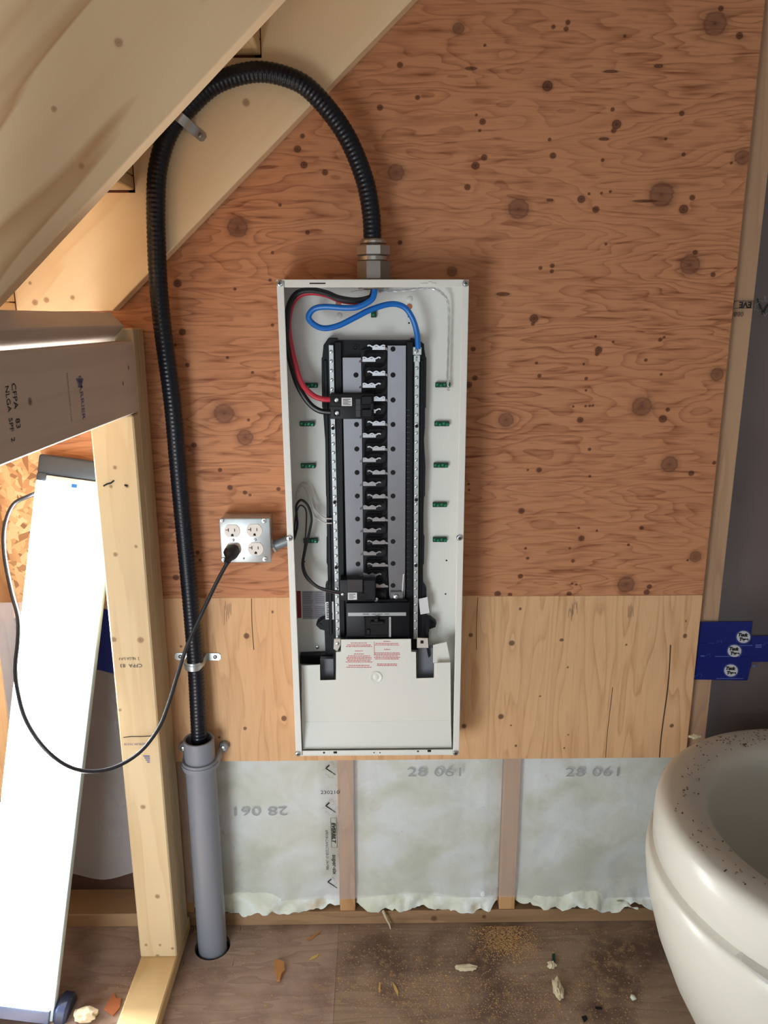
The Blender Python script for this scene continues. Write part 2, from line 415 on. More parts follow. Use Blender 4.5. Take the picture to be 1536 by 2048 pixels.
# ------------------------------------------------------------------ setting: floor and wall
def plate_grid(name, x0, x1, z0, z1, yf, yb, step, knots, mat, parent, swirl_amp=0.6, horiz=True, label=None):
    """sheet facing the room with fine front grid carrying 'knot' (distance over radius) and 'swirl' attributes"""
    nx, nz = int((x1-x0)/step)+2, int((z1-z0)/step)+2
    X, Z = np.meshgrid(np.linspace(x0, x1, nx), np.linspace(z0, z1, nz)); X = X.ravel(); Z = Z.ravel()
    kd = np.full(X.shape, 9.0); sk = np.full(X.shape, 9.0); sw = np.zeros(X.shape)
    for (kx, kz, r, asp) in knots:
        d = np.sqrt(((X-kx)/asp)**2+(Z-kz)**2)
        if r > 0.0098: kd = np.minimum(kd, d/r)
        else: sk = np.minimum(sk, d/r)
        if r > 0.0055:
            e = 3.2 if horiz else 1.0; f = 1.0 if horiz else 3.2
            sw += swirl_amp*(r/0.015)*2.2*np.exp(-(((X-kx)/(e*r*2.0))**2+((Z-kz)/(f*r*2.0))**2))
    o0 = ORG[parent.name]
    co = np.stack([X-o0.x, np.full(X.shape, yf-o0.y), Z-o0.z], 1)
    back = np.array([(x0, yb, z0), (x1, yb, z0), (x1, yb, z1), (x0, yb, z1)])-np.array(o0)
    i = np.arange(nx-1)[None, :]+nx*np.arange(nz-1)[:, None]
    q = np.stack([i, i+1, i+nx+1, i+nx], -1).reshape(-1, 4)
    N = len(X); c0, c1, c2, c3 = 0, nx-1, nx*nz-1, nx*(nz-1)
    extra = np.array([(N+3, N+2, N+1, N), (N, N+1, c1, c0), (N+1, N+2, c2, c1), (N+2, N+3, c3, c2), (N+3, N, c0, c3)])
    q = np.concatenate([q, extra]); co = np.concatenate([co, back])
    me = bpy.data.meshes.new(name); me.vertices.add(len(co)); me.vertices.foreach_set('co', co.astype(np.float32).ravel())
    me.loops.add(q.size); me.loops.foreach_set('vertex_index', q.astype(np.int32).ravel())
    me.polygons.add(len(q)); me.polygons.foreach_set('loop_start', np.arange(0, q.size, 4, dtype=np.int32))
    me.update(calc_edges=True)
    for nm, arr in (('knot', kd), ('speck', sk), ('swirl', sw)):
        a = me.attributes.new(nm, 'FLOAT', 'POINT'); a.data.foreach_set('value', np.concatenate([arr, np.full(4, 0.0 if nm == 'swirl' else 9.0)]).astype(np.float32))
    me.materials.append(mat)
    pr = {'label': label} if label else {}
    return link(name, me, parent, o0, **pr)

# floor
def floor_mat(name, tint):
    m, b, L = new_mat(name)
    tc = node(m, 'ShaderNodeTexCoord')
    st = node(m, 'ShaderNodeMapping'); st.inputs['Scale'].default_value = (2.0, 14, 1); L.new(tc.outputs['Object'], st.inputs['Vector'])
    n1 = node(m, 'ShaderNodeTexNoise'); n1.inputs['Scale'].default_value = 1.0; n1.inputs['Detail'].default_value = 3; L.new(st.outputs[0], n1.inputs['Vector'])
    fr = math_node(m, 'POWER', math_node(m, 'FRACT', math_node(m, 'MULTIPLY', n1.outputs['Fac'], 9.0)), 2.0)
    n2 = node(m, 'ShaderNodeTexNoise'); n2.inputs['Scale'].default_value = 5; n2.inputs['Detail'].default_value = 6; L.new(tc.outputs['Object'], n2.inputs['Vector'])
    n3 = node(m, 'ShaderNodeTexNoise'); n3.inputs['Scale'].default_value = 38; n3.inputs['Detail'].default_value = 8; n3.inputs['Roughness'].default_value = 0.75
    L.new(tc.outputs['Object'], n3.inputs['Vector'])
    base = mix_col(m, math_node(m, 'MULTIPLY', fr, 0.45), tint[0], tint[1])
    base = mix_col(m, math_node(m, 'MULTIPLY', math_node(m, 'SUBTRACT', n2.outputs['Fac'], 0.46, clamp=True), 6.0, clamp=True), base, tint[2])
    n5 = node(m, 'ShaderNodeTexNoise'); n5.inputs['Scale'].default_value = 2.6; n5.inputs['Detail'].default_value = 4; L.new(tc.outputs['Object'], n5.inputs['Vector'])
    thr = math_node(m, 'ADD', 0.665, math_node(m, 'MULTIPLY', n5.outputs['Fac'], -0.24))
    dust = math_node(m, 'MULTIPLY', math_node(m, 'SUBTRACT', n3.outputs['Fac'], thr, clamp=True), 6.0, clamp=True)
    col = mix_col(m, math_node(m, 'MULTIPLY', dust, 0.8), base, srgb(176, 146, 108))
    L.new(col, b.inputs['Base Color']); b.inputs['Roughness'].default_value = 0.8; b.inputs['Specular IOR Level'].default_value = 0.2
    bp = node(m, 'ShaderNodeBump'); bp.inputs['Strength'].default_value = 0.5; bp.inputs['Distance'].default_value = 0.002
    L.new(n3.outputs['Fac'], bp.inputs['Height']); L.new(bp.outputs[0], b.inputs['Normal'])
    return m
XW0, XW1, YW0 = -1.8, 1.5, -3.2
fl = thing('floor', None, None, (0, 0, 0), kind='structure')
xs = -0.097
tl = (srgb(172, 148, 132), srgb(122, 96, 82), srgb(126, 102, 92)); trr = (srgb(162, 138, 118), srgb(112, 88, 74), srgb(108, 86, 74))  # floor split into two tints; the brightness step between them is painted in
PIPE = Vector((-0.4035, -0.048, 0))
mb = MB()      # left sheet with the round hole the grey pipe drops through
hole = [(PIPE.x+0.043*math.cos(a), PIPE.y+0.044*math.sin(a)) for a in [2*PI*i/24 for i in range(24)]]
bmf = mb.bm
def sheet_with_hole(bm, x0, x1, y0, y1, zt, zb, hole, bx):
    # ring of quads between the hole and a box round it, then plain quads out to the sheet edges
    cx, cy = sum(h[0] for h in hole)/len(hole), sum(h[1] for h in hole)/len(hole)
    hv = [bm.verts.new((x, y, zt)) for x, y in hole]; hb = [bm.verts.new((x, y, zb)) for x, y in hole]; n = len(hole)
    ov = []
    for x, y in hole:
        dx, dy = x-cx, y-cy; s = bx/max(abs(dx), abs(dy)); ov.append(bm.verts.new((cx+dx*s, cy+dy*s, zt)))
    for i in range(n):
        j = (i+1) % n
        bm.faces.new((hv[i], ov[i], ov[j], hv[j])); bm.faces.new((hv[j], hb[j], hb[i], hv[i]))
    X = [x0, cx-bx, cx+bx, x1]; Y = [y0, cy-bx, cy+bx, y1]
    for i in range(3):
        for j in range(3):
            if i == 1 and j == 1: continue
            bm.faces.new([bm.verts.new(p) for p in ((X[i],Y[j],zt),(X[i+1],Y[j],zt),(X[i+1],Y[j+1],zt),(X[i],Y[j+1],zt))])
    for a, b in (((x0,y0),(x1,y0)),((x1,y0),(x1,y1)),((x1,y1),(x0,y1)),((x0,y1),(x0,y0))):
        bm.faces.new([bm.verts.new(p) for p in ((*a,zb),(*b,zb),(*b,zt),(*a,zt))])
sheet_with_hole(bmf, XW0, xs-0.0002, YW0, 0.12, 0.0, -0.018, hole, 0.06)
mb.build('plywood_sheet', floor_mat('floor_plywood_left', tl), fl, smooth=False)
MB().box(xs+0.0001, XW1, YW0, 0.12, -0.018, -0.0004).build('plywood_sheet', floor_mat('floor_plywood_right', trr), fl, smooth=False)
MB().box(XW0, XW1, YW0, 0.12, -0.06, -0.045).build('underfloor', M_dark, fl, smooth=False)

# gable wall: sheathing, studs, plates, plywood sheets
wall = thing('wall_back', None, None, (0, 0.108, 0), kind='structure')
M_shd = plain('shaded_sheathing', srgb(86, 62, 52), 0.9, var=0.25, vscale=6)  # sheathing of the dark cavity, its shade put into the colour
MB().box(XW0, -0.5, 0.108, 0.12, 0.80, 2.6).build('sheathing', M_osb, wall, smooth=False)
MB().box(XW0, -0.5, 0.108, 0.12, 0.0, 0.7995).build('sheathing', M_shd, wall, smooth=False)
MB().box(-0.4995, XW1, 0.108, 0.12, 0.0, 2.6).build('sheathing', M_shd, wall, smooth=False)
M_stud = wood('stud_spruce', srgb(206, 160, 112), srgb(160, 108, 66), GZ, freq=6, gscale=(1.5, 14))
SX = [-0.074+0.406*i for i in range(-4, 5)]
sx_real = {4: (-0.0929, -0.0545), 5: (0.3096, 0.3494), 6: (0.738, 0.788), 2: (-0.9087, -0.863)}
for i, x in enumerate(SX):
    x0, x1 = sx_real.get(i, (x-0.019, x+0.019))
    MB().box(x0, x1, 0.0185, 0.1075, 0.0385, 2.5, 0.0015).build('stud', M_stud, wall, smooth=False)
M_plate = wood('plate_spruce', srgb(166, 132, 98), srgb(112, 82, 58), GX, freq=6, gscale=(1.5, 14),
               knots=[(tuple(on_plane(868, 1836, 0.0185)-Vector((0, 0.108, 0))), 0.007), (tuple(on_plane(968, 1832, 0.0185)-Vector((0, 0.108, 0))), 0.005), (tuple(on_plane(853, 1850, 0.0185)-Vector((0, 0.108, 0))), 0.004)])
MB().box(XW0, XW1, 0.0165, 0.1075, 0.0, 0.038, 0.002).build('sole_plate', M_plate, wall, smooth=False)
MB().box(XW0, XW1, 0.0185, 0.1075, 2.5, 2.538).build('top_plate', M_plate, wall, smooth=False)

big = [(1430,47,22),(1323,389,24),(1037,418,20),(1380,529,20),(1485,315,15),(917,57,11),(1095,172,9),(904,543,10),(1284,813,21),(1012,840,16),
       (1339,929,18),(1434,749,14),(1252,1169,19),(1391,1113,13),(1068,637,8),(1043,1022,6),(475,455,20),(448,827,21),(490,875,17),(618,1177,16),(792,345,16)]
sm7 = [(640,100,9),(632,130,9),(575,120,8),(895,162,6),(268,203,6),(1408,160,13),(840,490,8),(858,557,18),(845,585,10),(1150,508,10),(258,545,12),(265,705,12),
       (226,742,15),(190,838,12),(558,625,7),(573,697,12),(795,717,7),(1078,622,6),(1158,692,8),(700,892,15),(765,938,13),(790,865,6),(830,858,6),(1158,937,18),
       (1197,885,11),(810,1093,6),(1210,1130,10),(570,1190,9),(568,1215,8),(517,1200,8),(1290,1230,10),(1372,730,6),(735,868,5),(245,585,6),(230,515,5),(1325,38,10)]
sm8 = [(400,237,8),(703,297,6),(718,362,16),(710,382,9),(788,323,5),(1015,313,9),(1035,300,5),(946,411,8),(418,425,7),(432,487,9),(646,430,6),(658,500,8),(657,557,5),
       (1020,480,7),(120,498,12),(90,530,15),(112,358,11),(675,632,6),(595,635,5),(655,633,5),(690,630,6),(629,700,14),(1052,650,10),(1028,695,18),(674,842,8),(430,942,12),
       (376,942,6),(675,972,7),(1165,958,13),(1276,907,9),(90,1010,6),(92,1038,5),(345,1140,14),(622,1222,6),(635,1272,14),(925,1222,10),(709,1235,5),(862,1303,7),(365,1320,7),
       (375,1368,8),(578,1320,5),(594,1381,9),(340,1455,12),(963,1505,12),(950,1532,14),(610,1495,6),(590,1490,5),(230,1540,15),(290,1545,11),(575,1540,12),(1147,1378,5)]
left = [(595,298,6),(608,330,6),(605,272,4),(355,567,7),(365,664,6),(375,730,4),(388,890,5),(497,840,3),(460,975,5),(490,985,4),(500,990,3),(557,978,4),(395,1105,4),(352,1155,6),
        (545,505,3),(470,578,3),(540,560,3),(350,690,3),(440,940,4),(400,1120,3),(615,465,4),(700,300,4),(650,345,5),(760,215,5),(800,130,5),(800,485,4),(835,195,4),(545,650,3),(505,745,3),(455,715,3),(560,410,3)]
streaks = [(942,137,3,4.0),(1317,132,3,3.0),(1221,143,2.2,6.0),(1208,278,3,3.5),(1006,588,3.5,4.0),(1290,402,2.0,10),(1100,400,2.5,3)]
K = []
for px, py, r, asp in [(a, b, c, 1.06) for a, b, c in big]+[(850+a/2.239, b/2.239, c/2.239*1.0, 1.1) for a, b, c in sm7]+[(900+a/2.415, 550+b/2.415, c/2.415, 1.1) for a, b, c in sm8]+[(a, b, c, 1.1) for a, b, c in left]+streaks:
    p = on_plane(px, py, 0.0); K.append((p.x, p.z, max(r*0.98/1000.0, 0.0025), asp))
M_ply = wood('fir_plywood', srgb(200, 140, 100), srgb(130, 74, 47), GX, freq=22, attr=True, gscale=(1.6, 8.0), line=0.64, streak=0.7, dash=0.9, detail=3.0, knot_col=srgb(96, 58, 46), blotch=srgb(176, 112, 78))
PLY_R, PLY_T, PLY_J, PLY_B = 0.737, 2.108, 0.8885, 0.478
plate_grid('plywood_panel', -0.70, PLY_R, PLY_J, PLY_T, 0.0, 0.018, 0.003, K, M_ply, wall, label='large upper plywood sheet with reddish horizontal grain and dark knots')
kl = [(352,388,9,1.0),(118,342,7,1),(400,193,5,1),(635,370,5,1.5),(670,525,4,1),(512,690,3,1),(290,806,9,1),(80,860,8,1),(347,855,4,1),(375,972,5,1),(672,910,3,1),(1003,397,4,1),(1337,347,8,0.8),(1342,262,3,1),(1262,858,7,1),(650,985,3,1)]
KL = []
for a, b, r, asp in kl:
    p = on_plane(900+a/2.844, 1150+b/2.844, 0.0); KL.append((p.x, p.z, max(r*1.05/2000.0*1.25, 0.0025), asp))
for px, py, r in ((493,1272,6),(568,1437,6),(490,1457,4),(362,1293,3),(438,1475,3),(545,1224,3)):
    p = on_plane(px, py, 0.0); KL.append((p.x, p.z, r*1.05/1000.0, 0.9))
def sp(px, py0, py1, w):
    a, b = on_plane(px, py0, 0.0), on_plane(px, py1, 0.0); return ((a.x+b.x)/2, a.z, b.z, w)
off = Vector((0, 0.108, 0))
M_ply2 = wood('spruce_plywood', srgb(224, 180, 136), srgb(178, 126, 84), GZ, freq=13, attr=True, gscale=(1.1, 9.0), line=0.55, streak=0.45, dash=0.35,
              knot_col=srgb(96, 50, 30), splits=[sp(506, 1197, 1300, 0.0010), sp(955, 1195, 1300, 0.0007), sp(1218, 1375, 1516, 0.0008), sp(1331, 1290, 1516, 0.0016)], blotch=srgb(208, 152, 100))
plate_grid('plywood_panel', -0.475, PLY_R, PLY_B, PLY_J-0.0012, 0.0005, 0.018, 0.004, KL, M_ply2, wall, swirl_amp=0.8, horiz=False, label='pale lower plywood strip with vertical grain and splits')

M_smear = plain('smeared_stamp_ink', srgb(150, 122, 96), 0.8, var=0.15, vscale=60)
strip = [o for o in wall.children if o.name.startswith('plywood_panel')][-1]
rnd = random.Random(2)
mb = MB()
for cx, top, n_, dx, ln in ((456, 1200, 7, 2.2, 44), (1150, 1198, 6, 2.0, 30), (1142, 1212, 5, 2.0, 26), (1262, 1202, 6, 2.0, 30), (318, 1212, 3, 1.5, 20)):
    for i in range(n_):
        x = cx+(i-n_/2)*dx; y0 = top+rnd.uniform(0, 10); y1 = y0+ln*rnd.uniform(.4, 1.0)
        mb.prism([on_plane(a, b, 0.0002) for a, b in ((x, y0), (x+.9, y0+4), (x+.9, y1-4), (x+.2, y1), (x-.3, y1-5))], (0, 0.0004, 0))
mb.build('ink_smear', M_smear, strip, kind='stuff')

# other room surfaces that the light bounces from
M_room = plain('room_plasterboard', srgb(176, 170, 164), 0.85, var=0.03)
for nm, b in (('wall_right', (XW1, XW1+0.02, YW0, 0.12, 0, 2.6)), ('wall_front', (XW0, XW1, YW0-0.02, YW0, 0, 2.6)), ('wall_left', (XW0-0.02, XW0, YW0, 0.12, 0, 2.6)), ('ceiling', (XW0, XW1, YW0, 0.12, 2.6, 2.62))):
    MB().box(*b).build(nm, M_room, None, smooth=False, kind='structure')

# insulation batts in the stud bays, ragged along the bottom
def batt(x0, x1, z0, z1, label, seed, y=0.0268, amp=0.02):
    nx, nz = 64, 72; bm = bmesh.new(); g = []
    for j in range(nz):
        row = []
        for i in range(nx):
            u, v = i/(nx-1), j/(nz-1); x = x0+(x1-x0)*u; z = z0+(z1-z0)*v
            n1 = noise.noise(Vector((x*7, z*7, seed))); n2 = noise.noise(Vector((x*26, z*26, seed+4))); n3 = noise.noise(Vector((x*80, z*80, seed+9)))
            side = min(1, min(u, 1-u)*9)
            low = max(0, 1-v*9.0)                         # below the film the wool bulges and frays
            d = amp*(0.5*n1+0.18*n2+0.3)*side*(1-low) + low*(0.017+0.018*n1+0.014*n2+0.006*n3)*min(1, side+0.3)
            dz = low*(0.022*noise.noise(Vector((x*14, 0, seed)))+0.009*noise.noise(Vector((x*48, 0, seed+3)))+0.005*noise.noise(Vector((x*120, 0, seed+6))))*(1 if j < 9 else 0.3)
            row.append(bm.verts.new((x, y-min(d, 0.0035 if low == 0 else 0.03)+ (0.010*(1-side)) - (0 if low else 0) + (0.006*(0.5-n1) if low == 0 else 0), z+dz)))
        g.append(row)
    for j in range(nz-1):
        for i in range(nx-1): bm.faces.new((g[j][i], g[j][i+1], g[j+1][i+1], g[j+1][i]))
    ret = bmesh.ops.extrude_face_region(bm, geom=list(bm.faces))
    vs = [e for e in ret['geom'] if isinstance(e, bmesh.types.BMVert)]
    for v in vs: v.co.y = 0.1075
    m = MB(); m.bm.free(); m.bm = bm
    return m.build('insulation_batt', M_batt, None, label=label, category='insulation', group='insulation batts in the stud bays', angle=60)
B1 = batt(-0.4735, -0.0945, 0.046, 0.60, 'white insulation batt behind film, between grey pipe and first bare stud', 1.3)
B2 = batt(-0.053, 0.308, 0.046, 0.60, 'white insulation batt in middle bay between the two visible studs', 5.1)
B3 = batt(0.351, 0.736, 0.046, 0.60, 'white insulation batt in right bay beside the white round tub', 8.7)
text('28 061', 0.034, M_inkg, 518, 1622, 0.0182, B1, rot=PI, sx=1.5)
text('28 061', 0.034, M_inkg, 872, 1545, 0.0182, B2, sx=1.5)
text('28 061', 0.034, M_inkg, 1188, 1545, 0.0182, B3, sx=1.5)

# vapour barrier film
def film(x0, x1, z0, z1, label, edge=None, mat=None, y=0.0135, nx=60, nz=30, seed=0):
    bm = bmesh.new(); g = []
    for j in range(nz):
        row = []
        for i in range(nx):
            u, v = i/(nx-1), j/(nz-1); x = x0+(x1-x0)*u
            zb = z0+(edge(x) if edge else 0); z = zb+(z1-zb)*v
            w = 0.0016*noise.noise(Vector((x*9, z*6, seed)))+0.0007*noise.noise(Vector((x*30+z*20, z*12, seed+2)))
            row.append(bm.verts.new((x, y+w, z)))
        g.append(row)
    for j in range(nz-1):
        for i in range(nx-1): bm.faces.new((g[j][i], g[j][i+1], g[j+1][i+1], g[j+1][i]))
    m = MB(); m.bm.free(); m.bm = bm
    return m.build('vapour_barrier', mat or M_poly, None, label=label, category='plastic film', group='plastic film over the studs', angle=180)
film1 = film(-0.475, 0.737, 0.078, 0.4775, 'clear plastic film over white insulation below the pale plywood strip', edge=lambda x: 0.010*math.sin(x*7+1.0)+0.004*math.sin(x*23))
film2 = film(0.7385, 1.45, 0.09, 2.2, 'dim plastic film over bare studs right of the plywood', mat=M_polyd, seed=4)
film3 = film(-0.86, -0.545, 0.155, 0.875, 'dim plastic film under the stairs behind the leaning work light', edge=lambda x: 0.012*math.sin(x*30), seed=9)
# print on the film
YF = 0.0112
def check(px, py, s, par, flip=1):
    pts = [(-11,-6),(-8,-11),(2,-19),(4,-15),(-5,-7),(24,14),(22,15)] if flip == 1 else [(9,-6),(6,-11),(-4,-19),(-6,-15),(3,-7),(-22,14),(-20,15)]
    if flip == 2: pts = [(-16,-22),(-13,-22),(-1,8),(10,-10),(14,-7),(1,18),(-3,17)]
    MB().prism([on_plane(px+a*s, py+b*s, YF) for a, b in pts], (0, 0.0003, 0)).build('tick_mark', M_ink, par)
def leaf_outline(px, py, s, par, rot=0.0):
    pts = [(0,-26),(5,-17),(11,-19),(9,-8),(17,-14),(19,-9),(27,-10),(23,-2),(26,1),(14,9),(16,14),(2,12),(1,24),(-1,24),(-2,12),(-16,14),(-14,9),(-26,1),(-23,-2),(-27,-10),(-19,-9),(-17,-14),(-9,-8),(-11,-19),(-5,-17)]
    c, sn = math.cos(rot), math.sin(rot)
    P = [on_plane(px+(a*c-b*sn)*s, py+(a*sn+b*c)*s, YF) for a, b in pts]
    MB().tube(P+[P[0]], 0.0003, 4).build('leaf_outline', M_inkg, par)
for py in (1540, 1615): leaf_outline(660, py, 0.62, film1, PI/2); check(657, py+1, 0.62, film1)
leaf_outline(664, 1766, 0.4, film1, PI/2); check(661, 1768, 0.58, film1)
text('230210', 0.0135, M_ink, 660, 1585, YF, film1, sx=1.15)
text('EVERBILT', 0.0125, M_ink, 667, 1665, YF, film1, rot=-PI/2, shear=0.25, bold=0.0006, sx=1.08)
text('super-six', 0.0145, M_ink, 669, 1729, YF, film1, rot=-PI/2, bold=0.0003, sx=1.05)
text('69018-CAN/CGSB-51.34-M86', 0.0100, M_ink, 654, 1700, YF, film1, rot=-PI/2, shear=0.25, sx=0.92)
a = [on_plane(x, y, YF) for x, y in ((661.5,1636),(673,1636),(674.5,1695),(663,1695))]
MB().tube(a+[a[0]], 0.0005, 4).build('print_frame', M_ink, film1)
text('EVE', 0.0165, M_ink, 1491, 609, YF, film2, rot=PI, bold=0.0006, sx=1.0)
text('0BB', 0.013, M_ink, 1477, 628, YF, film2, rot=PI, sx=1.0)
a = [on_plane(x, y, YF) for x, y in ((1469,602),(1507,602),(1505,616),(1467,617))]
MB().tube(a+[a[0]], 0.0005, 4).build('print_frame', M_ink, film2)
check(1526, 615, 0.8, film2, 2); leaf_outline(1530, 612, 0.8, film2, PI)

# ------------------------------------------------------------------ stairs seen from below
st_o = (-0.5, -0.27, 1.5)
stair = thing('staircase', 'pale wooden stair seen from below with two sawtooth stringers rising to the right', 'staircase', st_o)
SL = 0.9256; RUN, RISE = 0.2514, 0.2327
def kn(p, o): return tuple(Vector(p)-Vector(o))
ang = math.atan(SL)
pk = [(on_plane(492,205,-0.04),0.006),(on_plane(70,605,-0.04),0.005),(on_plane(93,600,-0.04),0.005),(on_plane(145,595,-0.04),0.004),(on_plane(60,566,-0.04),0.003)]
M_str = wood('stringer_pine', srgb(246, 222, 182), srgb(220, 178, 126), (0, ang, 0), freq=4.0, gscale=(0.8, 9), line=0.35, streak=0.12, rough=0.5,
             knot_col=srgb(150, 104, 64), knots=[(kn(p, st_o), r) for p, r in pk], blotch=srgb(232, 194, 144))
nk = [(on_plane(108,218,-0.54),0.004),(on_plane(237,85,-0.54),0.006),(on_plane(163,332,-0.54),0.004)]
M_str2 = wood('stringer_pine_near', srgb(238, 208, 168), srgb(186, 134, 88), (0, ang, 0), freq=5.5, gscale=(0.6, 7), line=0.85, streak=0.12, rough=0.5,
             knot_col=srgb(164, 118, 76), knots=[(kn(p, st_o), r*.8) for p, r in nk], blotch=srgb(208, 166, 116))
def stringer(y0, y1, x_start, zfoot, n, mat):
    zl = lambda x: 1.8103+SL*(x+0.1957)-0.002
    pts = [(x_start, zfoot), ((zfoot-1.8083)/SL-0.1957, zfoot)]
    xe = -0.457+RUN*n
    pts.append((xe, zl(xe)))
    # sawtooth from the top end back down
    k = n-1
    while True:
        cx, cz = -0.457+RUN*k, 1.7307+RISE*k
        if k == n-1: pts.append((xe, cz+RISE)); 
        pts.append((cx, cz+RISE)); pts.append((cx, cz))
        if cx-RUN < x_start+0.0005: 
            pts.append((x_start, cz)); break
        k -= 1
    MB().prism([(x, y0, z) for x, z in pts], (0, y1-y0, 0), 0.0012).build('stringer', mat, stair, smooth=False)
stringer(-0.040, -0.004, -0.709, 1.509, 3, M_str)
# near stringer runs on past the header
def near_stringer():
    x0, x1 = -1.35, 0.30
    zl = lambda x: 1.8083+SL*(x+0.1957)
    pts = [(x0, zl(x0)), (x1, zl(x1)), (x1, zl(x1)+0.56), (x0, zl(x0)+0.56)]
    MB().prism([(x, -0.54, z) for x, z in pts], (0, 0.027, 0), 0.0012).build('stringer', M_str2, stair, smooth=False)
near_stringer()
M_tread = wood('tread_pine', srgb(222, 190, 142), srgb(188, 142, 92), GY, freq=5, gscale=(1, 10), line=0.3)
M_edge = plain('dark_brown_edge', srgb(86, 40, 28), 0.8)  # dark brown strips along the tread and riser joints
for k in range(-1, 3):
    cx, cz = -0.457+RUN*k, 1.7307+RISE*k
    MB().box(cx-RUN-0.03, cx-0.0015, -0.5115, -0.006, cz+0.0015, cz+0.0265, 0.002).build('tread', M_tread, stair, smooth=False)
    MB().box(cx-0.0205, cx-0.0015, -0.5115, -0.006, cz+0.0285, cz+RISE-0.001, 0.001).build('riser', M_tread, stair, smooth=False)
    MB().box(cx-0.012, cx+0.0003, -0.0408, -0.0395, cz-0.003, cz+RISE*0.8).build('joint_strip', M_edge, stair, smooth=False)
    MB().box(cx-RUN, cx, -0.0408, -0.0395, cz-0.003, cz+0.0015).build('joint_strip', M_edge, stair, smooth=False)

# ------------------------------------------------------------------ framing under the stair
fr_o = (-0.513, -0.06, 0.0)
frame = thing('stud_frame', 'pale lumber frame with stamped header and corner post beside the work light', 'frame', fr_o)
pm = [((230,935),.0035),((254,972),.0035),((222,973),.003),((231,1109),.004),((272,1093),.003),((228,1279),.005),((281,1280),.006),((286,1614),.005),((315,1793),.005),((315,1912),.004),((292,1890),.003),((320,1890),.003),((345,1897),.003),((240,1420),.003)]
M_post = wood('post_spruce', srgb(206, 186, 150), srgb(176, 142, 100), GZ, freq=3.5, gscale=(0.8, 12), line=0.35, streak=0.12,
              knots=[(kn(on_plane(a[0], a[1], -0.12), fr_o), r) for a, r in pm], blotch=srgb(222, 184, 134), knot_col=srgb(120, 80, 52))
PX0, PX1 = -0.556, -0.4705
MB().box(PX0, PX1, -0.120, -0.0825, 0.038, 1.3105, 0.003).build('stud', M_post, frame, smooth=False)
MB().box(PX0, PX1+0.0, -0.0800, -0.0435, 0.038, 1.475, 0.003).build('stud', M_post, frame, smooth=False)
MB().box(PX0, PX1-0.001, -0.0412, -0.006, 0.038, 1.475, 0.003).build('stud', M_post, frame, smooth=False)
M_sole = wood('sole_spruce', srgb(216, 186, 136), srgb(190, 148, 98), GY, freq=4, gscale=(0.8, 12), line=0.3, streak=0.12)
MB().box(PX0, PX1, -1.3, 0.010, 0.0, 0.0375, 0.003).build('sole_plate', M_sole, frame, smooth=False)
M_head = wood('header_spruce', srgb(206, 190, 176), srgb(174, 152, 138), GY, freq=3.5, gscale=(0.7, 12), line=0.3, streak=0.12, blotch=srgb(186, 162, 146),
              knots=[(kn(on_plane(257,735,x=-0.4705), fr_o), .004), (kn(on_plane(60,803,x=-0.4705), fr_o), .005), (kn(on_plane(246,767,x=-0.4705), fr_o), .004)])
header = MB().box(-0.5085, PX1, -1.3, -0.083, 1.3125, 1.4515, 0.003).build('header', M_head, frame, smooth=False)
# turned bearing board on top of the header, edge towards the room
c0 = Vector((-0.484, 0, 1.4795)); d1 = Vector((-1, 0, 1)).normalized(); d2 = Vector((-1, 0, -1)).normalized()
MB().obox(c0, d1, (0, 1, 0), d2, 0, 0.038, -1.3, -0.0835, 0, 0.089, 0.002).build('bearing_board', M_head, frame, smooth=False)
# stamps: header (on its room-side face) and post
def text_x(string, size, mat, px, py, x, parent, rot=0.0, sx=1.0, name='lettering'):
    c = bpy.data.curves.new('lettering', 'FONT'); c.body = string; c.size = size; c.align_x = 'CENTER'; c.align_y = 'CENTER'; c.resolution_u = 3
    o = bpy.data.objects.new('tmp_text', c); C.objects.link(o)
    p = on_plane(px, py, x=x)
    M = Matrix.Translation(p) @ Matrix.Rotation(PI/2, 4, 'Z') @ Matrix.Rotation(PI/2, 4, 'X') @ Matrix.Rotation(rot, 4, 'Z') @ Matrix.Diagonal((sx, 1, 1, 1))
    _texts.append((o, M, mat, parent, name))
XH = PX1+0.0006
text_x('CARRIER', 0.019, M_inkb, 164, 795, XH, header, rot=-PI/2, sx=0.95)
text_x('PREMIUM  J-GRADE  19.5 KD', 0.006, M_inkb, 139, 795, XH, header, rot=-PI/2)
text_x('CFPA   83', 0.017, M_ink, 32, 812, XH, header, rot=-PI/2, sx=0.85)
text_x('NLGA  SPF  2', 0.015, M_ink, 20, 828, XH, header, rot=-PI/2, sx=0.85)
mk = MB()
for i in range(3): mk.prism([on_plane(a, b, x=XH) for a, b in ((152+i*5, 757), (157+i*5, 757), (166-i*2, 775), (160-i*2, 775))], (0.0003, 0, 0))
mk.build('mill_mark', M_inkb, header)
post0 = [o for o in frame.children if o.name.startswith('stud')][0]
text('CFPA  83', 0.0115, M_ink, 262, 1331, -0.1206, post0, rot=PI, sx=1.05)
text('2  NLGA S-P-F', 0.009, M_ink, 258, 1317, -0.1206, post0, rot=PI, sx=0.8)
text('PREMIUM 19.5YR', 0.008, M_inkb, 272, 1488, -0.1206, post0, rot=PI, sx=0.9)
MB().tube([on_plane(a, b, -0.1206) for a, b in ((247,1475),(262,1473),(280,1473),(305,1472))], 0.0009, 4).build('pencil_line', M_ink, post0)
mk = MB()
for i in range(4): mk.prism([on_plane(a, b, -0.1205) for a, b in ((285+i*3, 1511+i*4), (299, 1511+i*4), (300, 1513.5+i*4), (288+i*2, 1513.5+i*4))], (0, 0.0003, 0))
mk.build('mill_mark', M_inkb, post0)
for pts in (((207,972),(214,968),(222,966),(228,961)), ((249,970),(255,972))):
    MB().tube([on_plane(a, b, -0.1208) for a, b in pts], 0.0018, 6).build('nail', M_dark, post0)

